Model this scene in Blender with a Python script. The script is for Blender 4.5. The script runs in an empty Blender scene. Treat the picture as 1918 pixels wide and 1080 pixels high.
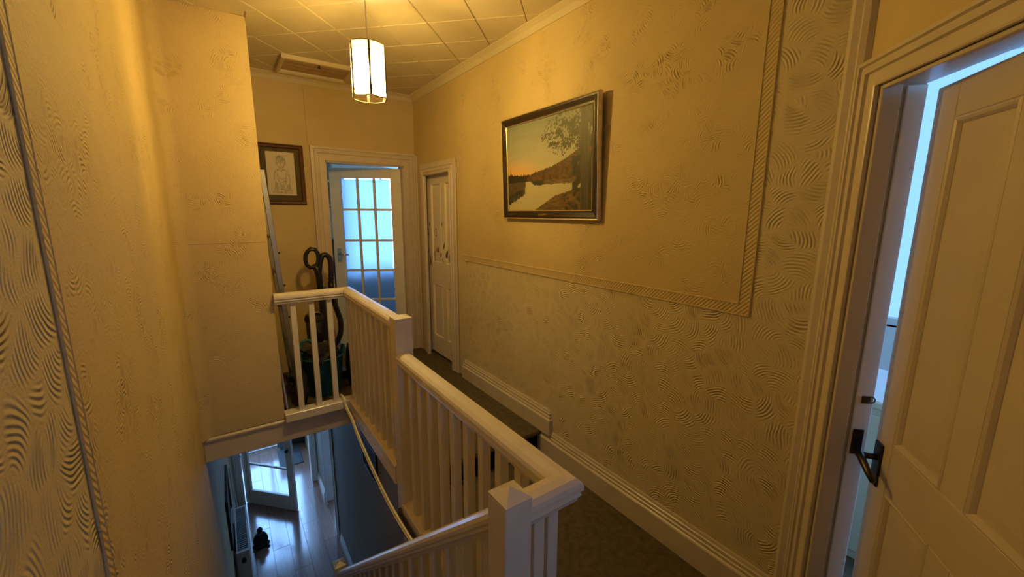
import bpy, bmesh, math, random
from mathutils import Vector, Matrix, noise
random.seed(7)
S = bpy.context.scene
COL = S.collection
PI = math.pi

# ---------------------------------------------------------------- camera
cam_d = bpy.data.cameras.new('camera'); cam = bpy.data.objects.new('camera', cam_d); COL.objects.link(cam)
cam_d.sensor_width = 36; cam_d.lens = 768 / 1918 * 36; cam_d.clip_start = .02
vy = Vector((413 - 959, 397 - 540, 768)).normalized()
vz = -Vector((936 - 959, 4755 - 540, 768)).normalized()
vz = (vz - vy * vz.dot(vy)).normalized(); vx = vy.cross(vz)
# rows of R: world axes in camera coordinates (x right, y down, z forward)
R = Matrix((vx, vy, vz))
right = R @ Vector((1, 0, 0)); down = R @ Vector((0, 1, 0)); fwd = R @ Vector((0, 0, 1))
m = Matrix((right, -down, -fwd)).transposed().to_4x4(); m.translation = (0, 0, 1.64)
cam.matrix_world = m
S.camera = cam

# ---------------------------------------------------------------- world, exposure
S.view_settings.view_transform = 'Standard'; S.view_settings.look = 'None'
S.view_settings.gamma = 1; S.view_settings.exposure = 0.0; S.view_settings.use_curve_mapping = False
S.cycles.use_denoising = True
S.cycles.sample_clamp_indirect = 4
S.cycles.adaptive_threshold = .03
S.cycles.max_bounces = 9; S.cycles.diffuse_bounces = 5; S.cycles.transparent_max_bounces = 12
S.cycles.caustics_refractive = False; S.cycles.caustics_reflective = False
W = bpy.data.worlds.new('overcast_sky'); S.world = W; W.use_nodes = True
bg = W.node_tree.nodes['Background']; bg.inputs[0].default_value = (.24, .50, 1.0, 1); bg.inputs[1].default_value = 12.0
LAMP_STRENGTH = 1040
LAMP_COLOR = (1.0, .735, .27)

def portal(loc, rot, sx, sy):
    l = bpy.data.lights.new('daylight_portal', 'AREA'); l.shape = 'RECTANGLE'; l.size = sx; l.size_y = sy
    l.cycles.is_portal = True
    o = bpy.data.objects.new('daylight_portal', l); COL.objects.link(o); o.location = loc; o.rotation_euler = rot
    return o

# ---------------------------------------------------------------- materials
def new_mat(name):
    m = bpy.data.materials.new(name); m.use_nodes = True
    nt = m.node_tree; b = nt.nodes['Principled BSDF']
    return m, nt, b
def N(nt, typ, **kw):
    n = nt.nodes.new(typ)
    for k, v in kw.items():
        if isinstance(k, str) and k.startswith('i_'):
            key = k[2:]; key = int(key) if key.isdigit() else key
            n.inputs[key].default_value = v
        else: setattr(n, k, v)
    return n
def mth(nt, op, a, b=None, c=None):
    n = nt.nodes.new('ShaderNodeMath'); n.operation = op
    for i, x in enumerate((a, b, c)):
        if x is None: continue
        if isinstance(x, (int, float)): n.inputs[i].default_value = x
        else: nt.links.new(x, n.inputs[i])
    return n.outputs[0]
def vmth(nt, op, a, b=None):
    n = nt.nodes.new('ShaderNodeVectorMath'); n.operation = op
    for i, x in enumerate((a, b)):
        if x is None: continue
        if isinstance(x, tuple): n.inputs[i].default_value = x
        else: nt.links.new(x, n.inputs[i])
    return n
def pm(name, col, rough=.5, spec=.5, var=.06, vscale=6, bump=0, bscale=60, metal=0, coat=0):
    m, nt, b = new_mat(name)
    b.inputs['Roughness'].default_value = rough; b.inputs['Metallic'].default_value = metal
    b.inputs['Specular IOR Level'].default_value = spec; b.inputs['Coat Weight'].default_value = coat
    tc = N(nt, 'ShaderNodeTexCoord')
    nz = N(nt, 'ShaderNodeTexNoise', i_Scale=vscale, i_Detail=4)
    nt.links.new(tc.outputs['Object'], nz.inputs['Vector'])
    r = N(nt, 'ShaderNodeValToRGB')
    r.color_ramp.elements[0].position = .3; r.color_ramp.elements[1].position = .7
    r.color_ramp.elements[0].color = tuple(c * (1 - var) for c in col) + (1,)
    r.color_ramp.elements[1].color = tuple(min(1, c * (1 + var)) for c in col) + (1,)
    nt.links.new(nz.outputs[0], r.inputs[0]); nt.links.new(r.outputs[0], b.inputs['Base Color'])
    if bump:
        n2 = N(nt, 'ShaderNodeTexNoise', i_Scale=bscale, i_Detail=5)
        nt.links.new(tc.outputs['Object'], n2.inputs['Vector'])
        bp = N(nt, 'ShaderNodeBump', i_Strength=bump, i_Distance=.004)
        nt.links.new(n2.outputs[0], bp.inputs['Height']); nt.links.new(bp.outputs[0], b.inputs['Normal'])
    return m

def wallpaper(name, col, plane, kind, depth=.003, cell=9.0, ring=.011):
    """embossed paper; plane 'yz' or 'xz' picks the wall's own axes (metres); kind: swirl / floral / rope"""
    m, nt, b = new_mat(name)
    L = nt.links
    b.inputs['Roughness'].default_value = .62; b.inputs['Specular IOR Level'].default_value = .35
    tc = N(nt, 'ShaderNodeTexCoord'); sp = N(nt, 'ShaderNodeSeparateXYZ'); L.new(tc.outputs['Object'], sp.inputs[0])
    cb = N(nt, 'ShaderNodeCombineXYZ'); L.new(sp.outputs[1 if plane == 'yz' else 0], cb.inputs[0]); L.new(sp.outputs[2], cb.inputs[1])
    uv = cb.outputs[0]
    blot = N(nt, 'ShaderNodeTexNoise', i_Scale=3.0, i_Detail=6, i_Roughness=.6); L.new(uv, blot.inputs['Vector'])
    rr = N(nt, 'ShaderNodeValToRGB'); rr.color_ramp.elements[0].position = .3; rr.color_ramp.elements[1].position = .72
    rr.color_ramp.elements[0].color = tuple(c * .93 for c in col) + (1,); rr.color_ramp.elements[1].color = tuple(min(1, c * 1.05) for c in col) + (1,)
    L.new(blot.outputs[0], rr.inputs[0]); L.new(rr.outputs[0], b.inputs['Base Color'])
    if kind == 'rope':
        s2 = N(nt, 'ShaderNodeSeparateXYZ'); L.new(uv, s2.inputs[0])
        h = mth(nt, 'SINE', mth(nt, 'MULTIPLY', mth(nt, 'ADD', s2.outputs[0], s2.outputs[1]), 2 * PI / .018))
        nz = N(nt, 'ShaderNodeTexNoise', i_Scale=160); L.new(uv, nz.inputs['Vector'])
        h = mth(nt, 'ADD', h, mth(nt, 'MULTIPLY', nz.outputs[0], 1.2))
    else:
        wn = N(nt, 'ShaderNodeTexNoise', i_Scale=7, i_Detail=2); L.new(uv, wn.inputs['Vector'])
        wv = vmth(nt, 'SCALE', vmth(nt, 'SUBTRACT', wn.outputs['Color'], (.5, .5, .5)).outputs[0]); wv.inputs['Scale'].default_value = .035
        uw = vmth(nt, 'ADD', uv, wv.outputs[0]).outputs[0]
        def fans(cell, ring, off, seed):
            q = vmth(nt, 'ADD', uw, (seed, seed * .7, 0)).outputs[0]
            vo = N(nt, 'ShaderNodeTexVoronoi', voronoi_dimensions='2D', i_Scale=cell); L.new(q, vo.inputs['Vector'])
            ve = N(nt, 'ShaderNodeTexVoronoi', voronoi_dimensions='2D', feature='DISTANCE_TO_EDGE', i_Scale=cell); L.new(q, ve.inputs['Vector'])
            d = vmth(nt, 'SUBTRACT', q, vo.outputs['Position']).outputs[0]
            sc = N(nt, 'ShaderNodeSeparateXYZ'); L.new(vo.outputs['Color'], sc.inputs[0])
            ang = mth(nt, 'MULTIPLY', sc.outputs[0], 2 * PI)
            o = N(nt, 'ShaderNodeCombineXYZ')
            L.new(mth(nt, 'MULTIPLY', mth(nt, 'COSINE', ang), off), o.inputs[0]); L.new(mth(nt, 'MULTIPLY', mth(nt, 'SINE', ang), off), o.inputs[1])
            ln = vmth(nt, 'LENGTH', vmth(nt, 'SUBTRACT', d, o.outputs[0]).outputs[0]).outputs['Value']
            s = mth(nt, 'SINE', mth(nt, 'ADD', mth(nt, 'MULTIPLY', ln, 2 * PI / ring), mth(nt, 'MULTIPLY', wn.outputs[0], 4)))
            mk = N(nt, 'ShaderNodeMapRange', interpolation_type='SMOOTHSTEP'); mk.inputs[1].default_value = 0.0; mk.inputs[2].default_value = .30
            L.new(ve.outputs['Distance'], mk.inputs[0])
            amp = mth(nt, 'ADD', mth(nt, 'MULTIPLY', sc.outputs[1], .45), .5)
            return mth(nt, 'MULTIPLY', mth(nt, 'MULTIPLY', s, mk.outputs[0]), amp), mth(nt, 'MULTIPLY', mk.outputs[0], amp)
        if kind == 'swirl':
            h1, k1 = fans(cell, ring, .95 / cell, 3.1)
            gate = N(nt, 'ShaderNodeTexNoise', i_Scale=6, i_Detail=2); L.new(uv, gate.inputs['Vector'])
            g = N(nt, 'ShaderNodeMapRange'); g.inputs[1].default_value = .25; g.inputs[2].default_value = .55; L.new(gate.outputs[0], g.inputs[0])
            h = mth(nt, 'ADD', mth(nt, 'MULTIPLY', h1, mth(nt, 'ADD', mth(nt, 'MULTIPLY', g.outputs[0], .8), .2)), mth(nt, 'MULTIPLY', k1, .12))
        else:
            h1, k1 = fans(24, .0115, .045, 1.3)
            gate = N(nt, 'ShaderNodeTexNoise', i_Scale=5.5, i_Detail=4); L.new(uv, gate.inputs['Vector'])
            g = N(nt, 'ShaderNodeMapRange', interpolation_type='SMOOTHSTEP'); g.inputs[1].default_value = .46; g.inputs[2].default_value = .66; L.new(gate.outputs[0], g.inputs[0])
            h = mth(nt, 'MULTIPLY', mth(nt, 'MULTIPLY', h1, g.outputs[0]), 1.0)
            md = N(nt, 'ShaderNodeTexNoise', i_Scale=55, i_Detail=4, i_Distortion=.8); L.new(uv, md.inputs['Vector'])
            h = mth(nt, 'ADD', h, mth(nt, 'MULTIPLY', md.outputs[0], .8))
    fine = N(nt, 'ShaderNodeTexNoise', i_Scale=220, i_Detail=3); L.new(uv, fine.inputs['Vector'])
    h = mth(nt, 'ADD', h, mth(nt, 'MULTIPLY', fine.outputs[0], .35))
    bp = N(nt, 'ShaderNodeBump', i_Strength=1.0, i_Distance=depth); L.new(h, bp.inputs['Height']); L.new(bp.outputs[0], b.inputs['Normal'])
    return m

CREAM = (.60, .475, .25)
M = {}
PALE = (.65, .555, .355)
M['swirl_yz'] = wallpaper('embossed_swirl_paper_side', PALE, 'yz', 'swirl', .0025, 12, .0118)
M['swirl_big'] = wallpaper('embossed_swirl_paper_deep', PALE, 'yz', 'swirl', .0034, 12, .0108)
M['floral_yz'] = wallpaper('embossed_floral_paper_side', CREAM, 'yz', 'floral', .0026)
M['floral_xz'] = wallpaper('embossed_floral_paper_end', CREAM, 'xz', 'floral', .0026)
M['rope_yz'] = wallpaper('rope_border_paper', CREAM, 'yz', 'rope', .0009)
M['plain'] = pm('smooth_cream_wall', CREAM, .65, .3, .06, 4, .15, 90)
M['ceiling'] = pm('ceiling_tile_white', (.62, .54, .38), .6, .3, .04, 5, .08, 120)
M['trim'] = pm('cream_gloss_paint', (.62, .54, .44), .32, .5, .05, 9, .1, 35)
M['rail'] = pm('white_gloss_paint', (.72, .66, .57), .22, .5, .04, 12, .12, 30)
M['doorpaint'] = pm('worn_cream_door_paint', (.60, .52, .42), .38, .45, .05, 5, .08, 30)
M['whitepaint'] = pm('white_satin_paint', (.82, .80, .76), .4, .4, .04, 5)
M['carpet'] = pm('brown_carpet', (.125, .098, .062), .95, .1, .25, 30, 1.0, 420)
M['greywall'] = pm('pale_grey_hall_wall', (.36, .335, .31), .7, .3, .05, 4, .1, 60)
M['roomwall'] = pm('white_room_wall', (.80, .80, .78), .7, .3, .03, 3)
M['brass'] = pm('aged_brass', (.55, .40, .16), .35, .5, .1, 20, 0, 60, .9)
M['chrome'] = pm('chrome', (.75, .75, .75), .18, .5, .03, 10, 0, 60, 1)
M['bronze'] = pm('dark_bronze', (.06, .05, .045), .32, .5, .1, 20, 0, 60, .8)
M['black'] = pm('black_plastic', (.014, .014, .015), .38, .5, .15, 12)
M['darkgrey'] = pm('dark_grey_plastic', (.05, .05, .055), .4, .5, .1, 12)
M['cable'] = pm('white_cable', (.82, .78, .7), .4, .4, .03, 10)
M['goldframe'] = pm('silver_gilt', (.74, .62, .40), .3, .5, .08, 30, 0, 60, .75)
M['darkwood'] = pm('dark_brown_wood', (.024, .014, .008), .35, .5, .3, 18, .1, 60)
M['mahogany'] = pm('mahogany_frame', (.085, .028, .014), .3, .5, .25, 18, .05, 60)
M['mat'] = pm('olive_mount_card', (.09, .075, .04), .8, .2, .08, 20)
M['alu'] = pm('aluminium', (.36, .36, .36), .5, .5, .1, 15, .05, 80, .85)
M['teal'] = pm('teal_plastic', (.012, .105, .15), .38, .45, .1, 8)
M['turq'] = pm('turquoise_plastic', (.02, .18, .24), .35, .45, .1, 8)
M['bagblack'] = pm('black_polythene', (.018, .018, .02), .3, .5, .2, 14, .5, 30)
M['baggrey'] = pm('grey_fabric', (.06, .06, .06), .85, .2, .25, 14, .6, 60)
M['statue'] = pm('black_resin', (.012, .011, .011), .3, .5, .2, 18, .15, 90)
M['radiator'] = pm('radiator_enamel', (.74, .73, .70), .35, .5, .03, 6)
M['grille'] = pm('radiator_grille_grey', (.30, .31, .33), .5, .4, .05, 20)
M['matgrey'] = pm('doormat_grey', (.10, .11, .12), .95, .1, .2, 40, .8, 200)
M['blue'] = pm('blue_towel', (.05, .25, .6), .9, .1, .15, 30, .5, 150)
M['wire'] = pm('dark_brass_wire', (.11, .075, .03), .4, .5, .1, 30, 0, 60, .6)

def laminate():
    m, nt, b = new_mat('laminate_floor'); L = nt.links
    tc = N(nt, 'ShaderNodeTexCoord'); mp = N(nt, 'ShaderNodeMapping'); mp.inputs['Scale'].default_value = (28, 1.6, 1)
    L.new(tc.outputs['Object'], mp.inputs[0])
    n1 = N(nt, 'ShaderNodeTexNoise', i_Scale=1.5, i_Detail=6); L.new(mp.outputs[0], n1.inputs['Vector'])
    oi = N(nt, 'ShaderNodeObjectInfo')
    v = mth(nt, 'ADD', mth(nt, 'MULTIPLY', oi.outputs['Random'], .25), mth(nt, 'MULTIPLY', n1.outputs[0], .7))
    r = N(nt, 'ShaderNodeValToRGB'); r.color_ramp.elements[0].color = (.24, .115, .075, 1); r.color_ramp.elements[1].color = (.47, .27, .20, 1)
    r.color_ramp.elements[0].position = .2; r.color_ramp.elements[1].position = .85
    L.new(v, r.inputs[0]); L.new(r.outputs[0], b.inputs['Base Color'])
    b.inputs['Roughness'].default_value = .2; b.inputs['Specular IOR Level'].default_value = 1.0; b.inputs['Coat Weight'].default_value = 1.0; b.inputs['Coat Roughness'].default_value = .12
    return m
M['laminate'] = laminate()

def chipped():
    m, nt, b = new_mat('chipped_door_paint'); L = nt.links
    tc = N(nt, 'ShaderNodeTexCoord'); mp = N(nt, 'ShaderNodeMapping'); mp.inputs['Scale'].default_value = (1, 1, .45)
    L.new(tc.outputs['Object'], mp.inputs[0])
    n1 = N(nt, 'ShaderNodeTexNoise', i_Scale=24, i_Detail=1.5, i_Roughness=.4); L.new(mp.outputs[0], n1.inputs['Vector'])
    sp = N(nt, 'ShaderNodeSeparateXYZ'); L.new(tc.outputs['Object'], sp.inputs[0])
    up = N(nt, 'ShaderNodeMapRange', interpolation_type='SMOOTHSTEP'); up.inputs[1].default_value = .75; up.inputs[2].default_value = 1.05; L.new(sp.outputs[2], up.inputs[0])
    dn = N(nt, 'ShaderNodeMapRange', interpolation_type='SMOOTHSTEP'); dn.inputs[1].default_value = 1.62; dn.inputs[2].default_value = 1.25; L.new(sp.outputs[2], dn.inputs[0])
    band = mth(nt, 'MULTIPLY', up.outputs[0], dn.outputs[0])
    thr = mth(nt, 'SUBTRACT', .80, mth(nt, 'MULTIPLY', band, .155))
    chip = mth(nt, 'GREATER_THAN', n1.outputs[0], thr)
    mx = N(nt, 'ShaderNodeMix', data_type='RGBA'); L.new(chip, mx.inputs[0])
    mx.inputs[6].default_value = (.80, .72, .62, 1); mx.inputs[7].default_value = (.035, .022, .014, 1)
    L.new(mx.outputs[2], b.inputs['Base Color']); b.inputs['Roughness'].default_value = .38
    return m
M['chipped'] = chipped()

def glass(name, tint, rough_part=.0, rough=.3, trans=.85, transl=0.0, gloss=.06):
    m, nt, b = new_mat(name); L = nt.links; nt.nodes.remove(b)
    out = nt.nodes['Material Output']
    tr = N(nt, 'ShaderNodeBsdfTransparent'); tr.inputs[0].default_value = tint + (1,)
    cur = tr.outputs[0]
    def mixin(sh, f, cur):
        mx = N(nt, 'ShaderNodeMixShader'); mx.inputs[0].default_value = f; L.new(cur, mx.inputs[1]); L.new(sh, mx.inputs[2]); return mx.outputs[0]
    if rough_part:
        rf = N(nt, 'ShaderNodeBsdfRefraction'); rf.inputs['Color'].default_value = tint + (1,); rf.inputs['Roughness'].default_value = rough; rf.inputs['IOR'].default_value = 1.3
        tc = N(nt, 'ShaderNodeTexCoord'); nz = N(nt, 'ShaderNodeTexNoise', i_Scale=130, i_Detail=2); L.new(tc.outputs['Object'], nz.inputs['Vector'])
        bp = N(nt, 'ShaderNodeBump', i_Strength=.5, i_Distance=.002); L.new(nz.outputs[0], bp.inputs['Height']); L.new(bp.outputs[0], rf.inputs['Normal'])
        cur = mixin(rf.outputs[0], rough_part, cur)
    if transl:
        tl = N(nt, 'ShaderNodeBsdfTranslucent'); tl.inputs[0].default_value = tint + (1,)
        cur = mixin(tl.outputs[0], transl, cur)
    gl = N(nt, 'ShaderNodeBsdfGlossy'); gl.inputs['Roughness'].default_value = .08
    cur = mixin(gl.outputs[0], gloss, cur)
    L.new(cur, out.inputs['Surface'])
    return m
M['window_glass'] = glass('clear_window_glass', (.99, .99, 1), gloss=.03)
M['dimglass'] = glass('dimmed_window_glass', (.36, .37, .38), 0, .3, 1, .04, .02)  # grey tint dims the sky behind the panes; no curtain is modelled
M['frosted'] = glass('frosted_door_glass', (.58, .64, .70), .72, .30, 1, .25, .04)
M['hallglass'] = glass('reeded_hall_glass', (.97, .985, 1), 0, .3, 1, .03, .03)
M['shade'] = glass('frosted_shade_glass', (1, .93, .74), 0, .3, 1, .16, .04)
M['clearbin'] = glass('smoky_clear_plastic', (.35, .30, .26), 0, .3, 1, .25, .12)

def emit(name, col, strength):
    m, nt, b = new_mat(name); nt.nodes.remove(b)
    e = N(nt, 'ShaderNodeEmission'); e.inputs[0].default_value = col + (1,); e.inputs[1].default_value = strength
    nt.links.new(e.outputs[0], nt.nodes['Material Output'].inputs[0]); return m
M['bulb'] = emit('glowing_bulb', LAMP_COLOR, LAMP_STRENGTH)

def vcol(name, rough=.5):
    m, nt, b = new_mat(name)
    a = N(nt, 'ShaderNodeVertexColor', layer_name='paint'); nt.links.new(a.outputs[0], b.inputs['Base Color'])
    tc = N(nt, 'ShaderNodeTexCoord'); nz = N(nt, 'ShaderNodeTexNoise', i_Scale=300); nt.links.new(tc.outputs['Object'], nz.inputs['Vector'])
    bp = N(nt, 'ShaderNodeBump', i_Strength=.15, i_Distance=.001); nt.links.new(nz.outputs[0], bp.inputs['Height']); nt.links.new(bp.outputs[0], b.inputs['Normal'])
    b.inputs['Roughness'].default_value = rough; return m
M['oilpaint'] = vcol('oil_paint', .5); M['pencil'] = vcol('pencil_on_paper', .7)

# ---------------------------------------------------------------- geometry helpers
WORLD = {}
class MB:
    def __init__(s, xf=None): s.v = []; s.f = []; s.xf = xf
    def add(s, vs, fs):
        b = len(s.v); s.v += [tuple(p) for p in vs]; s.f += [tuple(b + i for i in f) for f in fs]; return s
    def box(s, x0, x1, y0, y1, z0, z1):
        return s.add([(x, y, z) for x in (x0, x1) for y in (y0, y1) for z in (z0, z1)],
                     [(0, 1, 3, 2), (4, 6, 7, 5), (0, 4, 5, 1), (2, 3, 7, 6), (0, 2, 6, 4), (1, 5, 7, 3)])
    def prism(s, poly, a0, a1, axis):
        f = {'x': lambda a, p: (a, p[0], p[1]), 'y': lambda a, p: (p[0], a, p[1]), 'z': lambda a, p: (p[0], p[1], a)}[axis]
        n = len(poly)
        return s.add([f(a0, p) for p in poly] + [f(a1, p) for p in poly],
                     [tuple(range(n)), tuple(range(2 * n - 1, n - 1, -1))] + [(i, (i + 1) % n, n + (i + 1) % n, n + i) for i in range(n)])
    def sweep(s, path, prof, mapf, closed=False):
        """mitred sweep: path 2D, prof [(across, out)] closed outline, mapf(px, py, out)"""
        n = len(path); k = len(prof); vs = []; fs = []
        def nrm(a, b):
            d = (Vector(b) - Vector(a)).normalized(); return Vector((-d.y, d.x))
        for i, p in enumerate(path):
            if closed or 0 < i < n - 1:
                n1 = nrm(path[i - 1], p); n2 = nrm(p, path[(i + 1) % n]); b = (n1 + n2)
                mt = b / (1 + n1.dot(n2))
            else: mt = nrm(p, path[1]) if i == 0 else nrm(path[i - 1], p)
            vs += [mapf(p[0] + mt.x * a, p[1] + mt.y * a, o) for a, o in prof]
        for i in range(n if closed else n - 1):
            j = (i + 1) % n
            fs += [(i * k + q, i * k + (q + 1) % k, j * k + (q + 1) % k, j * k + q) for q in range(k)]
        if not closed: fs += [tuple(range(k)), tuple(range(n * k - 1, (n - 1) * k - 1, -1))]
        return s.add(vs, fs)
    def tube(s, pts, r, n=8, closed=False, sx=1.0):
        pts = [Vector(p) for p in pts]; m = len(pts); vs = []; fs = []; ref = None
        for i, p in enumerate(pts):
            a = pts[(i - 1) % m] if (closed or i > 0) else p; b = pts[(i + 1) % m] if (closed or i < m - 1) else p
            t = (b - a).normalized()
            if ref is None: ref = t.orthogonal().normalized()
            ref = (ref - t * ref.dot(t)).normalized(); bi = t.cross(ref)
            rr = r[i] if isinstance(r, (list, tuple)) else r
            vs += [p + ref * (rr * sx * math.cos(2 * PI * q / n)) + bi * (rr * math.sin(2 * PI * q / n)) for q in range(n)]
        for i in range(m if closed else m - 1):
            j = (i + 1) % m
            fs += [(i * n + q, i * n + (q + 1) % n, j * n + (q + 1) % n, j * n + q) for q in range(n)]
        if not closed: fs += [tuple(range(n)), tuple(range(m * n - 1, (m - 1) * n - 1, -1))]
        return s.add(vs, fs)
    def lathe(s, prof, n=20, c=(0, 0, 0), sy=1.0):
        k = len(prof); vs = []; fs = []
        for r, z in prof: vs += [(c[0] + r * math.cos(2 * PI * q / n), c[1] + sy * r * math.sin(2 * PI * q / n), c[2] + z) for q in range(n)]
        for i in range(k - 1): fs += [(i * n + q, i * n + (q + 1) % n, (i + 1) * n + (q + 1) % n, (i + 1) * n + q) for q in range(n)]
        fs += [tuple(range(n)), tuple(range(k * n - 1, (k - 1) * n - 1, -1))]
        return s.add(vs, fs)
    def ell(s, c, r, n=12, k=8):
        return s.lathe([(max(.0005, r[0] * math.sin(PI * i / k)), -r[2] * math.cos(PI * i / k)) for i in range(k + 1)], n, c, r[1] / r[0])
    def build(s, name, mat, parent=None, smooth=False, bevel=0, seg=1):
        vs = [s.xf(*p) for p in s.v] if s.xf else s.v
        off = Vector(WORLD.get(parent.name, (0, 0, 0))) if parent else Vector((0, 0, 0))
        me = bpy.data.meshes.new(name); me.from_pydata([tuple(Vector(p) - off) for p in vs], [], s.f)
        bm = bmesh.new(); bm.from_mesh(me)
        bmesh.ops.recalc_face_normals(bm, faces=bm.faces)
        if bevel:
            es = [e for e in bm.edges if len(e.link_faces) == 2 and e.calc_face_angle(0) > .5]
            bmesh.ops.bevel(bm, geom=es, offset=bevel, segments=seg, affect='EDGES', clamp_overlap=True)
        bm.to_mesh(me); bm.free()
        me.materials.append(M[mat])
        if smooth:
            for p in me.polygons: p.use_smooth = True
        o = bpy.data.objects.new(name, me); COL.objects.link(o)
        if parent: o.parent = parent
        WORLD[o.name] = tuple(off)
        return o
def thing(name, label, cat, loc, group=None, kind=None):
    o = bpy.data.objects.new(name, None); COL.objects.link(o); o.location = loc; o.empty_display_size = .1
    WORLD[o.name] = tuple(loc); return tag(o, label, cat, group, kind)
def tag(o, label, cat, group=None, kind=None):
    o['label'] = label; o['category'] = cat
    if group: o['group'] = group
    if kind: o['kind'] = kind
    return o
def struct(o, label, cat): return tag(o, label, cat, None, 'structure')
def B(*a, xf=None): return MB(xf).box(*a)

# ---------------------------------------------------------------- dimensions (metres, lower landing floor at z = 0)
XL, XR, YB, YF, XW = -.24, 1.70, 4.20, 3.15, .235
ZC, ZU, ZG = 2.80, .165, -2.50
YS = 2.05                      # edge of the single step
XB = .71                       # centre line of the landing balustrade
YE, XE, YN = 8.0, 3.9, -1.6    # outer walls
T = .12
# diagonal wall frame
TH = math.radians(46)
def D(u, w, z): return (1.70 - math.sin(TH) * u + math.cos(TH) * w, .50 - math.cos(TH) * u - math.sin(TH) * w, z)

# ---------------------------------------------------------------- structure: floors
g = MB().box(.66, XR + .1, .72, YS, -.12, 0).box(XL - .1, XE, YN - .1, .72, -.12, 0).box(XR + .1, XE, .72, 2.6, -.12, 0)
struct(g.build('floor', 'carpet'), 'brown carpeted lower landing floor beside the white balustrade', 'floor')
g = MB().box(.68, XR + .12, YS + .012, YB + .12, .118, ZU).box(XL - .1, .68, YF + .005, YB + .12, .02, ZU).box(XR + .12, XE, 2.6, YB + .12, .02, ZU)
nose = [(YS + .012, .0), (YS + .012, ZU - .05), (YS - .005, ZU - .04), (YS - .014, ZU - .02), (YS - .008, ZU - .005), (YS + .012, ZU)]
g.prism([(a, b) for a, b in nose], .745, XR, 'x')
struct(g.build('floor_upper', 'carpet'), 'brown carpeted upper landing floor one step up', 'floor')
struct(B(XL - .1, XE, YB + .12, YE, .02, ZU).build('floor_bedroom', 'carpet'), 'carpeted floor of the room behind the glazed door', 'floor')
struct(B(XL - .1, XE, .6, YE, ZG - .1, ZG - .012).build('floor_hall', 'darkwood'), 'dark subfloor under the downstairs hall planks', 'floor')
# laminate planks of the downstairs hall
hf = bpy.data.objects['floor_hall']
pw = .183; lens = 1.22; pmesh = {}
for i in range(6):
    y = 2.6 - (i * .47) % lens; x0 = XL + i * pw
    while y < YE:
        y1 = min(y + lens, YE)
        key = round(y1 - y, 3)
        if key not in pmesh:
            o = B(.0008, pw - .0008, .0008, key - .0008, 0, .012).build('plank', 'laminate', None, bevel=.0015); pmesh[key] = o
        else:
            o = pmesh[key].copy(); COL.objects.link(o)
        o.parent = hf; o.location = (x0, y, ZG - .012)
        y = y1
struct(B(XL + 6 * pw, XE, .8, YE, ZG - .012, ZG).build('floor_side_room', 'laminate'), 'laminate floor of the downstairs side room', 'floor')

# ---------------------------------------------------------------- ceiling with diagonal tiles
ce = struct(B(XL - .1, XE + .1, YN - .1, YE + .1, ZC, ZC + .08).build('ceiling', 'ceiling'), 'tiled landing ceiling laid diagonally in white squares', 'ceiling')
def clip(poly, a, b, c):     # keep a*x + b*y <= c
    out = []
    for i, p in enumerate(poly):
        q = poly[(i + 1) % len(poly)]; dp = a * p[0] + b * p[1] - c; dq = a * q[0] + b * q[1] - c
        if dp <= 0: out.append(p)
        if dp * dq < 0: t = dp / (dp - dq); out.append((p[0] + t * (q[0] - p[0]), p[1] + t * (q[1] - p[1])))
    return out
P = .3055; u0 = 2.64; v0 = -1.922; r2 = math.sqrt(.5)
full_tile = None
for i in range(-12, 12):
    for j in range(-12, 14):
        e = .0012
        cs = [(u0 + i * P + a, v0 + j * P + b) for a, b in ((e, e), (P - e, e), (P - e, P - e), (e, P - e))]
        poly = [((u + v) * r2, (u - v) * r2) for u, v in cs]
        n0 = [tuple(p) for p in poly]
        poly = clip(poly, -1, 0, -XL); poly = clip(poly, 1, 0, XR) if poly else poly
        poly = clip(poly, 0, 1, YB) if poly else poly; poly = clip(poly, 0, -1, .35) if poly else poly
        nx, ny = math.cos(TH), -math.sin(TH)
        if poly: poly = clip(poly, nx, ny, nx * 1.7 + ny * .5)
        if poly and max(p[1] for p in poly) > YF and min(p[0] for p in poly) < XW:
            cx = sum(p[0] for p in poly) / len(poly); cy = sum(p[1] for p in poly) / len(poly)
            poly = clip(poly, -1, 0, -XW) if cx > XW - .02 and cy > YF else clip(poly, 0, 1, YF)
        if len(poly) < 3: continue
        ar = abs(sum(poly[k][0] * poly[(k + 1) % len(poly)][1] - poly[(k + 1) % len(poly)][0] * poly[k][1] for k in range(len(poly)))) / 2
        if ar < .002: continue
        c = Vector((sum(p[0] for p in poly) / len(poly), sum(p[1] for p in poly) / len(poly)))
        whole = len(poly) == 4 and all((Vector(a) - Vector(b)).length < 1e-6 for a, b in zip(poly, n0))
        if whole and full_tile:
            o = full_tile.copy(); COL.objects.link(o); o.parent = ce; o.location = (c.x, c.y, 0); continue
        loc = [Vector(p) - c for p in poly]; k = len(loc)
        inn = [p * (1 - .006 / max(.02, p.length)) for p in loc]
        mb = MB().add([(p.x, p.y, ZC) for p in loc] + [(p.x, p.y, ZC - .003) for p in loc] + [(p.x, p.y, ZC - .008) for p in inn],
                      [tuple(range(2 * k, 3 * k))] + [(a * k + q, a * k + (q + 1) % k, (a + 1) * k + (q + 1) % k, (a + 1) * k + q) for a in (0, 1) for q in range(k)])
        o = mb.build('tile', 'ceiling', ce); o.location = (c.x, c.y, 0)
        if whole: full_tile = o

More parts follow.
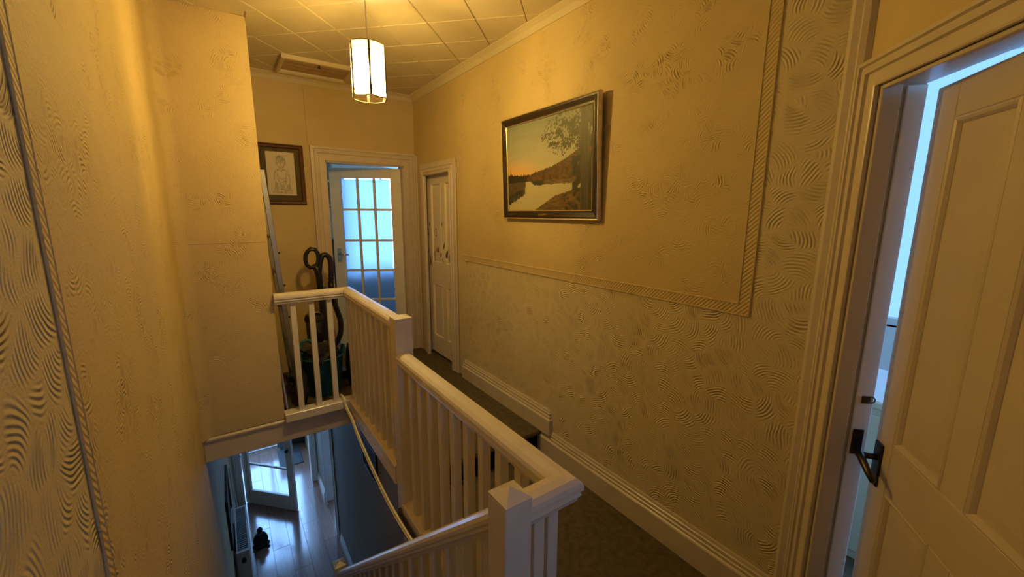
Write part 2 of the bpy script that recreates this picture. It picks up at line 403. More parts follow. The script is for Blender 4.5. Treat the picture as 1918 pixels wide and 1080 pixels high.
# ---------------------------------------------------------------- walls
cov = []
g = MB().box(XL - .1, XL, YN - .1, .965, ZG, ZC)
wl = struct(g.build('wall_left', 'swirl_big'), 'left stairwell wall in deeply embossed swirl paper near the top stair', 'wall')
rc = .07
arc = [(XL + rc - rc * math.cos(t), YF - rc + rc * math.sin(t)) for t in [i * PI / 16 for i in range(9)]]
o = MB().box(XL - .1, XL, .965, YE, ZG, ZC).build('paper_panel', 'floral_yz', wl)
o = MB().prism([(XL - .01, YF + .01), (XL - .01, YF - rc)] + arc + [(XL + rc, YF + .01)], .185, ZC, 'z').build('trim_4', 'floral_xz'); struct(o, 'soft rounded plaster corner between the left wall and the yellow wall end', 'wall corner')
MB().box(XL, XL + .004, .965, 1.0, -1.2, ZC).build('border_strip', 'rope_yz', wl, bevel=.001)
for yy in (.965, .998): MB().box(XL, XL + .0055, yy - .002, yy + .002, -1.2, ZC).build('border_bead', 'floral_yz', wl, bevel=.002)
# end wall (box beside the alcove), beam below
wf = struct(B(XL - .05, XW, YF, YB + .1, .185, ZC).build('wall_front', 'floral_xz', bevel=.006), 'yellow papered wall end above the stairwell beam', 'wall')
MB().box(XL + .06, XW - .001, YF - .0025, YF, 1.447, 1.453).build('paper_seam', 'floral_xz', wf, bevel=.001)
bm_ = struct(B(XL, .70, YF - .004, YF + .06, .02, .178).build('trim_1', 'trim', bevel=.003), 'painted beam across the stairwell under the yellow wall', 'trim')
MB().prism([(YF - .004, .165), (YF - .016, .168), (YF - .016, .178), (YF - .004, .188)], XL, XW, 'x').build('bead', 'trim', bm_)
# back wall with the glazed door opening
DX0, DX1, DZ = .83, 1.575, 2.11
g = MB().box(XW - .1, DX0, YB, YB + T, ZU, ZC).box(DX1, XR + .1, YB, YB + T, ZU, ZC).box(DX0, DX1, YB, YB + T, DZ, ZC).box(XR + .1, XE, YB, YB + T, ZU, ZC).box(XL - .1, XW - .1, YB, YB + T, ZU, ZC)
wb = struct(g.build('wall_back', 'plain'), 'yellow back wall around the glazed door', 'wall')
MB().box(.695, .709, YB - .008, YB, 2.245, ZC - .05).build('batten', 'plain', wb, bevel=.002)
# right wall with the cupboard opening
CY0, CY1 = 3.272, 4.035
DY0, DY1 = .765, .812      # vertical border
g = MB().box(XR, XR + .1, .50, CY0, -.1, 1.24).box(XR, XR + .1, .50, DY0, 1.24, ZC)
wr = struct(g.build('wall_right', 'swirl_yz'), 'long right wall in embossed swirl paper with a plainer upper panel', 'wall')
MB().box(XR, XR + .1, DY0, CY0, 1.24, ZC).box(XR, XR + .1, CY1, YB + .05, -.1, ZC).box(XR, XR + .1, CY0, CY1, DZ, ZC).build('paper_panel', 'floral_yz', wr)
xs = XR - .003
MB().sweep([(3.17, 1.262), ((DY0 + DY1) / 2, 1.262), ((DY0 + DY1) / 2, ZC)], [(-.0225, 0), (-.0225, .003), (.0225, .003), (.0225, 0)], lambda y, z, o: (XR - o, y, z)).build('border_strip', 'rope_yz', wr)
for off in (-.0225, .0225):
    MB().sweep([(3.17, 1.262), ((DY0 + DY1) / 2, 1.262), ((DY0 + DY1) / 2, ZC)], [(off - .004, 0), (off - .002, .006), (off + .002, .006), (off + .004, 0)], lambda y, z, o: (XR - o, y, z)).build('border_bead', 'floral_yz', wr)
# corner post moulding beside the bedroom door
tr = struct(MB().prism([(XR + .01, .49), (XR - .012, .49), (XR - .02, .505), (XR - .02, .522), (XR - .012, .528), (XR - .012, .548), (XR - .004, .56), (XR + .01, .56)], 0, ZC, 'z').build('trim_2', 'trim'), 'tall narrow moulding at the corner beside the half-open panelled door', 'trim')
# diagonal wall with doorway
OU0, OU1, OZ = .08, .84, 2.02
g = MB(D).box(-.08, OU0 - .012, 0, .116, 0, ZC).box(OU1 + .012, 1.25, 0, .116, 0, ZC).box(OU0 - .012, OU1 + .012, 0, .116, OZ + .012, ZC)
wd = struct(g.build('wall_diagonal', 'plain'), 'diagonal corner wall around the half-open panelled door', 'wall')
e0 = D(1.25, 0, 0)
g = MB().box(e0[0], e0[0] + .1, YN, e0[1] + .02, 0, ZC)
struct(g.build('wall_landing_end', 'plain'), 'plain landing wall beyond the panelled door', 'wall')
# outer shell, partitions, lower walls
def wall_with_window_y(mb, y0, y1, xa, xb, za, zb, wx0, wx1, wz0, wz1):
    return mb.box(xa, wx0, y0, y1, za, zb).box(wx1, xb, y0, y1, za, zb).box(wx0, wx1, y0, y1, za, wz0).box(wx0, wx1, y0, y1, wz1, zb)
WIN = dict(bath2=(2.0, 3.7, .8, 2.5), bed=(1.85, 3.3, .5, 2.4), front=(-.2, .82, -2.2, -.05), side=(1.2, 3.4, -1.7, -.25), back=(.04, .54, 1.25, 1.95), bath=(-.9, 1.9, .85, 2.68))
g = MB(); a = WIN['bed']; b_ = WIN['front']; c_ = WIN['side']
wall_with_window_y(g, YE, YE + .15, XL - .1, XE + .1, .02, ZC, *a)
g.box(XL - .1, b_[0], YE, YE + .15, ZG, .02).box(b_[0], b_[1], YE, YE + .15, ZG, b_[2]).box(b_[0], b_[1], YE, YE + .15, b_[3], .02)
g.box(b_[1], c_[0], YE, YE + .15, ZG, .02).box(c_[0], c_[1], YE, YE + .15, ZG, c_[2]).box(c_[0], c_[1], YE, YE + .15, c_[3], .02).box(c_[1], XE + .1, YE, YE + .15, ZG, .02)
struct(g.build('wall_house_front', 'roomwall'), 'white outer wall of the rooms behind the doors', 'wall')
g = MB(); w_ = WIN['bath']
g.box(XE, XE + .15, YN - .1, w_[0], ZG, ZC).box(XE, XE + .15, w_[1], YE + .1, ZG, ZC).box(XE, XE + .15, w_[0], w_[1], ZG, w_[2]).box(XE, XE + .15, w_[0], w_[1], w_[2] - .001, w_[2]).box(XE, XE + .15, w_[0], w_[1], w_[3], ZC)
struct(g.build('wall_house_side', 'roomwall'), 'white outer wall of the bright room behind the panelled door', 'wall')
g = MB(); w_ = WIN['back']
wall_with_window_y(g, YN - .15, YN, XL - .1, 1.6, -.12, ZC, *w_); wall_with_window_y(g, YN - .15, YN, 1.6, XE + .1, -.12, ZC, *WIN['bath2'])
struct(g.build('wall_rear', 'plain'), 'landing wall behind the viewer', 'wall')
struct(B(XR + .1, XE, 2.6, 2.7, 0, ZC).build('wall_partition', 'roomwall'), 'partition wall between the bright room and the cupboard', 'wall')
# downstairs
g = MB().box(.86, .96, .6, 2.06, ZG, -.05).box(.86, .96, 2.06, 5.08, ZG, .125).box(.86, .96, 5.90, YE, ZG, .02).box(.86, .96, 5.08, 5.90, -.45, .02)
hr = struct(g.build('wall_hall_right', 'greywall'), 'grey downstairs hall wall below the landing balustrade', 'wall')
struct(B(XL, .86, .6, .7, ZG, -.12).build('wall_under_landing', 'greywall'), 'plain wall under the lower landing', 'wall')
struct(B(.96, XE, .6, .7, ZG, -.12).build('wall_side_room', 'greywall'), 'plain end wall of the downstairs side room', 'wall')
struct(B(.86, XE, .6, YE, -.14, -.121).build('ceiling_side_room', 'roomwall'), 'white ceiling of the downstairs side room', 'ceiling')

# windows
def window_y(n, y, x0, x1, z0, z1, label, nv=2, nh=1):
    t = thing('window_%d' % n, label, 'window', (x0, y, z0), None, 'structure')
    f = .05; mb = MB().box(x0, x0 + f, y, y + .06, z0, z1).box(x1 - f, x1, y, y + .06, z0, z1).box(x0 + f, x1 - f, y, y + .06, z0, z0 + f).box(x0 + f, x1 - f, y, y + .06, z1 - f, z1)
    mb.build('window_frame', 'whitepaint', t)
    w = (x1 - x0 - 2 * f) / nv; h = (z1 - z0 - 2 * f) / nh
    for i in range(1, nv): B(x0 + f + i * w - .02, x0 + f + i * w + .02, y + .01, y + .05, z0 + f, z1 - f).build('mullion', 'whitepaint', t)
    for i in range(nv):
        for j in range(nh): B(x0 + f + i * w, x0 + f + (i + 1) * w, y + .028, y + .032, z0 + f + j * h, z0 + f + (j + 1) * h).build('pane', 'window_glass', t)
    return t
a = WIN['bed']; window_y(1, YE + .06, *a, 'bright daylight window of the room behind the glazed door')
portal(((a[0] + a[1]) / 2, YE + .14, (a[2] + a[3]) / 2), (-PI / 2, 0, 0), a[1] - a[0], a[3] - a[2])
a = WIN['front']; window_y(2, YE + .06, *a, 'front door glazing at the far end of the downstairs hall', 2, 2)
portal(((a[0] + a[1]) / 2, YE + .14, (a[2] + a[3]) / 2), (-PI / 2, 0, 0), a[1] - a[0], a[3] - a[2])
a = WIN['side']; window_y(3, YE + .06, *a, 'window of the downstairs side room')
portal(((a[0] + a[1]) / 2, YE + .14, (a[2] + a[3]) / 2), (-PI / 2, 0, 0), a[1] - a[0], a[3] - a[2])
a = WIN['back']; window_y(4, YN - .1, *a, 'small unseen window added behind the top stair for daylight fill')  # added out of view as a soft blue fill from behind the camera
portal(((a[0] + a[1]) / 2, YN - .14, (a[2] + a[3]) / 2), (PI / 2, 0, 0), a[1] - a[0], a[3] - a[2])
a = WIN['bath2']; window_y(6, YN - .1, *a, 'unseen clear window added to light the room behind the panelled door')  # extra window, never in view, added to light this room and the door jamb
portal(((a[0] + a[1]) / 2, YN - .14, (a[2] + a[3]) / 2), (PI / 2, 0, 0), a[1] - a[0], a[3] - a[2])
a = WIN['bath']
t = thing('window_5', 'wide daylight window seen past the half-open panelled door', 'window', (XE, a[0], a[2]), None, 'structure')
f = .05
MB().box(XE + .06, XE + .12, a[0], a[0] + f, a[2], a[3]).box(XE + .06, XE + .12, a[1] - f, a[1], a[2], a[3]).box(XE + .06, XE + .12, a[0] + f, a[1] - f, a[2], a[2] + f).box(XE + .06, XE + .12, a[0] + f, a[1] - f, a[3] - f, a[3]).build('window_frame', 'whitepaint', t)
for i in range(2):
    h = (a[1] - a[0] - 2 * f) / 2; B(XE + .088, XE + .092, a[0] + f + i * h, a[0] + f + (i + 1) * h, a[2] + f, a[3] - f).build('pane', 'dimglass', t)
portal((XE + .14, (a[0] + a[1]) / 2, (a[2] + a[3]) / 2), (0, PI / 2, 0), a[3] - a[2], a[1] - a[0])

# ---------------------------------------------------------------- cornice, skirtings
cp = [(0, 0), (0, -.055), (.006, -.055), (.010, -.046), (.022, -.026), (.042, -.012), (.05, -.008), (.05, 0)]
cx = struct(MB().sweep([(XR, .5), (XR, YB), (XW, YB)], cp, lambda x, y, o: (x, y, ZC - .006 + o)).build('trim_3', 'ceiling'), 'pale coved cornice running round the top of the landing walls', 'trim')
sk = lambda h, t: [(0, 0), (t, 0), (t, h - .062), (t - .004, h - .056), (t - .009, h - .052), (t - .009, h - .038), (t - .014, h - .034), (t - .014, h - .018), (t - .019, h - .014), (t - .022, h), (0, h)]
o = MB().prism([(XR - a, b) for a, b in sk(.183, .030)], .556, YS + .02, 'y').build('baseboard_right', 'trim')
struct(o, 'moulded skirting board along the lower landing', 'baseboard')
prof = sk(.168, .032)
g = MB().sweep([(XR, 3.17), (XR, 1.972), (XR + .02, 1.972)], [(-a, b) for a, b in prof], lambda x, y, o: (x, y, ZU - .002 + o))
struct(g.build('baseboard_upper', 'trim'), 'moulded skirting board along the upper landing ending over the step', 'baseboard')

# ---------------------------------------------------------------- architraves and linings
def arch_prof(w, t): return [(0, 0), (0, t * .55), (w * .06, t * .62), (w * .40, t * .62), (w * .44, t * .42), (w * .50, t * .42), (w * .54, t * .8), (w * .70, t * .9), (w * .74, t * .66), (w * .80, t * .66), (w * .84, t), (w * .97, t), (w, t * .8), (w, 0)]
# back door: sweep goes so that +across points away from the opening
g = MB().sweep([(DX0, ZU), (DX0, DZ), (DX1, DZ), (DX1, ZU)], arch_prof(.122, .03), lambda x, z, o: (x, YB - o, z))
d1 = thing('door_1', 'half-open white door with fifteen frosted glass panes at the end of the landing', 'door', (1.2, YB, ZU), None, 'structure')
g.build('architrave', 'trim', d1)
MB().box(DX0, DX0 + .012, YB - .004, YB + T, ZU, DZ).box(DX1 - .012, DX1, YB - .004, YB + T, ZU, DZ).box(DX0, DX1, YB - .004, YB + T, DZ - .012, DZ).build('door_lining', 'trim', d1)
# glazed leaf, hinge on the right, opened into the room
A = math.radians(30)
hx, hy = DX1 - .016, YB + .05
def G(t, w, z): return (hx - t * math.cos(A) + w * math.sin(A), hy + t * math.sin(A) + w * math.cos(A), z)  # t from hinge, w away
LW, LT = .715, .038; LZ0, LZ1 = ZU + .012, DZ - .02
st = .105; pt, pb = LZ1 - .10, LZ1 - .10 - 5 * .318
g = MB(G).box(0, st, 0, LT, LZ0, LZ1).box(LW - st, LW, 0, LT, LZ0, LZ1).box(st, LW - st, 0, LT, pt, LZ1).box(st, LW - st, 0, LT, LZ0, pb)
g.build('door_frame', 'whitepaint', d1, bevel=.003)
cw = (LW - 2 * st) / 3; rh = .318
for i in (1, 2): MB(G).box(st + i * cw - .011, st + i * cw + .011, .004, LT - .004, pb, pt).build('glazing_bar', 'whitepaint', d1, bevel=.003)
for j in range(1, 5): MB(G).box(st, LW - st, .005, LT - .005, pb + j * rh - .011, pb + j * rh + .011).build('glazing_bar', 'whitepaint', d1, bevel=.003)
for i in range(3):
    for j in range(5): MB(G).box(st + i * cw + .0112, st + (i + 1) * cw - .0112, .017, .021, pb + j * rh + .0112, pb + (j + 1) * rh - .0112).build('pane', 'frosted', d1)
h = MB(G).box(LW - .075, LW - .035, -.008, 0, 1.13, 1.27).build('handle_plate', 'chrome', d1, bevel=.002)
MB(G).tube([(LW - .055, -.006, 1.215), (LW - .055, -.045, 1.215), (LW - .075, -.05, 1.215), (LW - .165, -.05, 1.21)], .009, 8).build('lever', 'chrome', h, True)
# cupboard door on the right wall
d2 = thing('door_2', 'closed four-panel cupboard door with chipped paint', 'door', (XR, (CY0 + CY1) / 2, ZU), None, 'structure')
MB().sweep([(CY1, ZU), (CY1, DZ), (CY0, DZ), (CY0, ZU)], arch_prof(.108, .03), lambda y, z, o: (XR - o, y, z)).build('architrave', 'trim', d2)
MB().box(XR - .012, XR + .02, 4.14, YB, ZU, DZ + .108).build('corner_board', 'trim', d2, bevel=.003)
MB().box(XR - .004, XR + .1, CY0, CY0 + .012, ZU, DZ).box(XR - .004, XR + .1, CY1 - .012, CY1, ZU, DZ).box(XR - .004, XR + .1, CY0, CY1, DZ - .012, DZ).build('door_lining', 'trim', d2)
def panel_leaf(par, F, Wd, z0, z1, Tk, panels, mat, pmat):
    """F(t, w, z): t along the leaf, w into it; panels (t0, t1, za, zb) in two rows sharing columns"""
    zs = sorted({q for p in panels for q in p[2:]}); ts = sorted({q for p in panels for q in p[:2]})
    g = MB(F).box(0, ts[0], 0, Tk, z0, z1).box(ts[3], Wd, 0, Tk, z0, z1)
    lo = [z0] + zs[1::2]; hi = zs[0::2] + [z1]
    for a, b in zip(lo, hi): g.box(ts[0], ts[3], 0, Tk, a, b)
    for a, b in zip(zs[0::2], zs[1::2]): g.box(ts[1], ts[2], 0, Tk, a, b)
    g.build('door_frame', mat, par, bevel=.003)
    for t0, t1, a, b in panels:
        p = MB(F).add([F0 for F0 in [(t0, .014, a), (t1, .014, a), (t1, .014, b), (t0, .014, b), (t0 + .045, .007, a + .05), (t1 - .045, .007, a + .05), (t1 - .045, .007, b - .05), (t0 + .045, .007, b - .05), (t0, .026, a), (t1, .026, a), (t1, .026, b), (t0, .026, b)]],
                      [(4, 5, 6, 7), (0, 1, 5, 4), (1, 2, 6, 5), (2, 3, 7, 6), (3, 0, 4, 7), (8, 9, 1, 0), (9, 10, 2, 1), (10, 11, 3, 2), (11, 8, 0, 3), (11, 10, 9, 8)]).build('panel', pmat, par)
        MB(F).sweep([(t0, a), (t1, a), (t1, b), (t0, b)], [(0, .016), (0, .001), (.006, -.002), (.012, .001), (.018, .009), (.020, .016)], lambda x, z, o: (x, o, z), closed=True).build('panel_moulding', mat, p)
F2 = lambda t, w, z: (XR + .045 + w, CY1 - .014 - t, z)
W2 = CY1 - CY0 - .028
panel_leaf(d2, F2, W2, ZU + .022, DZ - .016, .036, [(a, b, c, d) for a, b in ((.10, .325), (.41, .635)) for c, d in ((.37, .93), (1.145, 1.93))], 'chipped', 'chipped')
# half-open panelled door in the diagonal wall
d3 = thing('door_3', 'half-open cream four-panel door with bronze lever handle', 'door', D(.45, 0, 0), None, 'structure')
MB(D).sweep([(OU0, 0), (OU0, OZ), (OU1, OZ), (OU1, 0)], arch_prof(.084, .026), lambda u, z, o: (u, -o, z)).build('architrave', 'trim', d3)
MB(D).box(OU0 - .012, OU0, -.004, .118, 0, OZ).box(OU1, OU1 + .012, -.004, .118, 0, OZ).box(OU0 - .012, OU1 + .012, -.004, .118, OZ, OZ + .012).build('door_lining', 'trim', d3)
MB(D).box(OU0, OU0 + .012, .0, .052, 0, OZ).box(OU0 + .012, OU1, .0, .02, OZ - .012, OZ).build('door_stop', 'trim', d3, bevel=.002)
MB(D).box(OU0 + .002, OU0 + .009, .066, .118, 0, OZ - .004).build('draught_strip', 'whitepaint', d3, bevel=.002)
A3 = math.radians(7.7); W3 = .735; HU, HW = OU1 - .006, .034
def F3(t, w, z):   # t from the latch edge towards the hinge, w into the leaf
    q = W3 - t
    return D(HU - q * math.cos(A3) + w * math.sin(A3), HW + q * math.sin(A3) + w * math.cos(A3), z)
panel_leaf(d3, F3, W3, .012, OZ - .022, .042, [(a, b, c, d) for a, b in ((.095, .315), (.405, .63)) for c, d in ((.20, .775), (.935, 1.90))], 'doorpaint', 'doorpaint')
h = MB(F3).box(.012, .055, -.007, 0, .765, .915).build('handle_plate', 'bronze', d3, bevel=.003)
MB(F3).tube([(.034, -.004, .862), (.034, -.05, .862)], .010, 10).tube([(.03, -.052, .864), (.06, -.055, .860), (.10, -.052, .838), (.125, -.047, .822)], [.010, .0095, .008, .007], 8, sx=1.25).build('lever', 'bronze', h, True)
k = MB(D).box(OU0 + .009, OU0 + .0125, .072, .104, .84, .93).build('strike_plate', 'bronze', d3, bevel=.001)
MB(D).box(OU0 + .012, OU0 + .014, .080, .096, .87, .905).build('latch_hole', 'black', k)
k = MB(D).box(OU0 + .009, OU0 + .013, .082, .106, 1.025, 1.05).build('hook_plate', 'bronze', d3, bevel=.001)
MB(D).tube([(OU0 + .012 + .0, .108 + .012 * math.sin(q * PI / 5), 1.038 + .011 * math.cos(q * PI / 5)) for q in range(10)], .0022, 6, True).build('hook_ring', 'bronze', k, True)

# loft hatch / ceiling vent
t = thing('loft_hatch', 'framed wooden hatch panel in the ceiling beside the cornice', 'hatch', (.74, 3.86, ZC - .01))
hx0, hx1, hy0, hy1 = .478, 1.03, 3.655, 4.06
fr = [(0, 0), (.0, -.03), (.012, -.034), (.03, -.024), (.036, -.01), (.036, 0)]
MB().sweep([(hx0, hy0), (hx1, hy0), (hx1, hy1), (hx0, hy1)], fr, lambda x, y, o: (x, y, ZC - .006 + o), closed=True).build('hatch_frame', 'ceiling', t)
M['hatch'] = pm('stained_hatch_board', (.42, .30, .17), .55, .3, .15, 10, .1, 60)
for i in range(4):
    B(hx0 + .036, hx1 - .036, hy0 + .036 + i * .0833, hy0 + .036 + (i + 1) * .0833 - .004, ZC - .016, ZC - .006).build('board', 'hatch', t, bevel=.003)
MB().lathe([(.001, -.03), (.008, -.028), (.009, -.02), (.005, -.012), (.005, .0)], 10, ((hx0 + hx1) / 2, hy0 + .1, ZC - .012)).build('knob', 'bronze', t, True)

# ---------------------------------------------------------------- balustrades
RAIL = [(-.040, -.012), (-.040, .0), (-.036, .012), (-.024, .022), (0, .026), (.024, .022), (.036, .012), (.040, 0), (.040, -.012), (.032, -.018), (.036, -.028), (.030, -.036), (.026, -.048), (-.026, -.048), (-.030, -.036), (-.036, -.028), (-.032, -.018)]
BS = .018
bal_mesh = {}
def baluster(par, x, y, z0, z1):
    key = round(z1 - z0, 3)
    if key not in bal_mesh:
        mb = MB().box(-BS, BS, -BS, BS, 0, key); o = mb.build('baluster', 'rail', None, bevel=.002); bal_mesh[key] = o
        WORLD.pop(o.name, None)
    else:
        o = bal_mesh[key].copy(); COL.objects.link(o)
    o.parent = par; L = WORLD[par.name]; o.location = (x - L[0], y - L[1], z0 - L[2]); return o
def slope_baluster(par, x, y, z0, z1, s):
    mb = MB(); mb.add([(x + a, y + b, (z0 if k == 0 else z1) + s * b) for k in (0, 1) for a, b in ((-BS, -BS), (BS, -BS), (BS, BS), (-BS, BS))],
                      [(3, 2, 1, 0), (4, 5, 6, 7), (0, 1, 5, 4), (1, 2, 6, 5), (2, 3, 7, 6), (3, 0, 4, 7)])
    return mb.build('baluster', 'rail', par, bevel=.002)
def newel(par, x0, x1, y0, y1, z0, z1, apex, mat='rail'):
    n = MB().box(x0, x1, y0, y1, z0, z1 - .006).build('newel_post', mat, par, bevel=.003)
    e = .0; cx, cy = (x0 + x1) / 2, (y0 + y1) / 2
    MB().add([(x0 - e, y0 - e, z1 - .006), (x1 + e, y0 - e, z1 - .006), (x1 + e, y1 + e, z1 - .006), (x0 - e, y1 + e, z1 - .006), (x0 - e, y0 - e, z1), (x1 + e, y0 - e, z1), (x1 + e, y1 + e, z1), (x0 - e, y1 + e, z1), (cx, cy, apex)],
             [(0, 1, 2, 3), (0, 1, 5, 4), (1, 2, 6, 5), (2, 3, 7, 6), (3, 0, 4, 7), (4, 5, 8), (5, 6, 8), (6, 7, 8), (7, 4, 8)]).build('newel_cap', mat, n)
    return n
# upper landing balustrade
bu = thing('balustrade', 'white upper landing balustrade turning the corner in front of the vacuum cleaner', 'balustrade', (XB, 2.6, ZU), 'white painted balustrades')
ZT = 1.078
YR = 3.135
MB().sweep([(XW, YR), (XB, YR), (XB, 2.09)], RAIL, lambda x, y, o: (x, y, ZT + o)).build('handrail', 'rail', bu)
bp = [(-.046, 0), (-.046, .054), (-.042, .058), (.042, .058), (.046, .054), (.046, 0)]
MB().sweep([(XW, YR + .012), (XB, YR + .012), (XB, 2.09)], bp, lambda x, y, o: (x, y, ZU + .015 + o)).build('base_rail', 'rail', bu)
MB().box(.662, .70, 2.09, YR - .03, .122, .182).build('fascia_board', 'rail', bu, bevel=.003)
for x in (.345, .462, .580): baluster(bu, x, YR + .008, ZU + .06, ZT - .04)
for i in range(9): baluster(bu, XB, 2.175 + i * .1185 * .985, ZU + .06, ZT - .04)
newel(bu, .674, .766, 2.0, 2.092, -.05, 1.105, 1.118)
# lower landing balustrade
bl = thing('balustrade', 'white lower landing balustrade whose rail turns to the pointed newel at the stair head', 'balustrade', (XB, 1.4, 0), 'white painted balustrades')
ZT2 = .90; YC = .757
MB().sweep([(XB, 2.0), (XB, YC), (.565, YC)], RAIL, lambda x, y, o: (x, y, ZT2 + o)).build('handrail', 'rail', bl)
MB().sweep([(XB, 2.0), (XB, YC), (.565, YC)], [(a * .95, b) for a, b in bp], lambda x, y, o: (x, y, o - .005)).build('base_rail', 'rail', bl)
MB().box(.664, .70, .72, 2.0, -.16, .0).build('fascia_board', 'rail', bl, bevel=.003)
for i in range(10): baluster(bl, XB, 1.885 - i * .1165, .05, ZT2 - .04)
for x in (.66, .612): baluster(bl, x - .0, YC, .05, ZT2 - .04)
newel(bl, .488, .568, .717, .80, -.30, .945, .968)
# stair balustrade
XS = .528; SL = -.90
def srail(y): return .865 + SL * (y - .80)
bs = thing('balustrade', 'white stair balustrade sloping down towards the downstairs hall', 'balustrade', (XS, 3.25, ZG), 'white painted balustrades')
SR = [(a * .82, b * .9) for a, b in RAIL]
MB().sweep([(XS, .79), (XS, 3.215)], SR, lambda x, y, o: (x, y, srail(y) + o * 1.3)).build('handrail', 'rail', bs)
MB().sweep([(XS, .79), (XS, 3.215)], [(-.022, -.30), (-.022, 0), (-.04, .004), (-.04, .03), (.04, .03), (.04, .004), (.022, 0), (.022, -.30)], lambda x, y, o: (x, y, srail(y) - .80 + o)).build('string_board', 'rail', bs)
for i in range(20):
    y = .885 + i * .119
    if y < 3.17: slope_baluster(bs, XS, y, srail(y) - .785, srail(y) - .05, SL)
newel(bs, XS - .045, XS + .045, 3.205, 3.295, ZG, srail(3.2) + .05, srail(3.2) + .075)
# stairs
nst = 13; rise = -ZG / 14; going = rise / .9
st_ = thing('staircase', 'carpeted straight stair dropping from the landing to the hall', 'stairs', (.15, 2, ZG), None, 'structure')
for i in range(nst):
    y0 = .70 + i * going; z1 = -rise * (i + 1)
    B(XL, .505, y0, y0 + going + .025, z1 - .035, z1).build('tread', 'carpet', st_, bevel=.006)
    B(XL, .505, y0 + going - .004, y0 + going + .01, z1 - rise, z1 - .035).build('riser', 'carpet', st_)
sp = MB().prism([(.70, ZG), (.70, -.30), (3.2, srail(3.2) - 1.06), (3.2, ZG)], .515, .54, 'x')
struct(sp.build('wall_under_stairs', 'greywall'), 'spandrel wall closing the space under the stair string', 'wall')

# ---------------------------------------------------------------- cable
def smooth_path(pts, n=8):
    pts = [Vector(p) for p in pts]; out = []
    for i in range(len(pts) - 1):
        p0 = pts[max(0, i - 1)]; p1 = pts[i]; p2 = pts[i + 1]; p3 = pts[min(len(pts) - 1, i + 2)]
        for k in range(n):
            t = k / n
            out.append(.5 * (2 * p1 + (p2 - p0) * t + (2 * p0 - 5 * p1 + 4 * p2 - p3) * t * t + (3 * p1 - p0 - 3 * p2 + p3) * t ** 3))
    return out + [pts[-1]]
cpath = [(.62, 3.30, ZU + .01), (.625, 3.20, ZU + .088), (.628, 3.10, ZU + .095), (.632, 3.065, .215), (.630, 2.88, .185), (.625, 2.67, .13), (.622, 2.21, .045), (.622, 1.83, .03), (.635, 1.45, .04), (.652, 1.2, .05), (.665, 1.1, .06)]
cp2 = [(x - .004, y, z - .016 * math.sin(PI * i / (len(cpath) - 1)) - .001) for i, (x, y, z) in enumerate(cpath)]
t = thing('cable', 'slack doubled white cable hanging from the upper landing edge into the stairwell', 'cable', (.62, 3.1, ZU))
MB().tube(smooth_path(cpath, 6), .0062, 8).build('strand', 'cable', t, True)
MB().tube(smooth_path(cp2, 6), .0052, 8).build('strand', 'cable', t, True)

# ---------------------------------------------------------------- pendant lamp
LX, LY, LZ = .692, 2.280, 2.347
t = thing('pendant_lamp', 'lit hexagonal glass pendant lamp hanging from the tiled ceiling', 'lamp', (LX, LY, LZ))
MB().lathe([(.045, 0), (.045, -.012), (.03, -.03), (.012, -.04), (.001, -.041)], 20, (LX, LY, ZC - .006)).build('ceiling_rose', 'whitepaint', t, True)
MB().tube([(LX, LY, ZC - .04), (LX + .001, LY, 2.6), (LX, LY, LZ + .10)], .0032, 6).build('cord', 'cable', t, True)
MB().lathe([(.001, .115), (.012, .115), (.018, .10), (.019, .06), (.016, .05), (.001, .05)], 14, (LX, LY, LZ)).build('lamp_holder', 'whitepaint', t, True)
MB().lathe([(.002, .05), (.013, .045), (.014, .03), (.022, .012), (.029, -.01), (.030, -.022), (.024, -.044), (.012, -.053), (.001, -.055)], 14, (LX, LY, LZ)).build('bulb', 'bulb', t, True)
sh = MB()
RS, HS = .092, .128
a0 = math.radians(18)
for i in range(3): sh.tube([(LX + .017 * math.cos(a0 + i * 2 * PI / 3), LY + .017 * math.sin(a0 + i * 2 * PI / 3), LZ + .095), (LX + (RS - .004) * math.cos(a0 + i * 2 * PI / 3), LY + (RS - .004) * math.sin(a0 + i * 2 * PI / 3), LZ + HS - .035)], .0018, 5)
sp_ = sh.build('shade_carrier', 'wire', t, True)
for i in range(6):
    a1, a2 = a0 + i * PI / 3, a0 + (i + 1) * PI / 3
    p1 = Vector((math.cos(a1), math.sin(a1), 0)) * RS; p2 = Vector((math.cos(a2), math.sin(a2), 0)) * RS
    d = (p2 - p1).normalized(); nrm = Vector(((p1 + p2).x, (p1 + p2).y, 0)).normalized(); hw = (p2 - p1).length / 2 - .003; mid = (p1 + p2) / 2 + Vector((LX, LY, LZ))
    def SH(x, y, z): return tuple(mid + d * x + nrm * y + Vector((0, 0, z)))
    n = 8; top = [(-hw + 2 * hw * k / n, HS - .004 + .005 * math.sin(PI * k / n)) for k in range(n + 1)]
    bot = [(hw - 2 * hw * k / n, -HS + .004 - .004 * math.sin(PI * k / n)) for k in range(n + 1)]
    pn = MB(SH).prism([(x, z) for x, z in top + bot], -.0015, .0015, 'y').build('shade_panel', 'shade', t)
    MB(SH).tube([(x, 0, z) for x, z in top + bot], .0030, 5, True).build('panel_edge', 'wire', pn, True)
    MB(SH).tube([(x * .92, .0025, z - .030 + .004 * math.sin(k * 2.4)) for k, (x, z) in enumerate(top)], .0012, 5).build('scallop_band', 'wire', pn, True)
    for z in (HS - .045, -HS + .032):
        c = p1 + Vector((LX, LY, LZ + z)); MB().tube([tuple(c + d * .008), tuple(c + nrm * .001), tuple(c - Vector((math.cos(a1 - PI / 3 + PI / 2 + PI / 6), math.sin(a1 - PI / 3 + PI / 2 + PI / 6), 0)) * .008)], .0026, 6).build('clip', 'bronze', t, True)

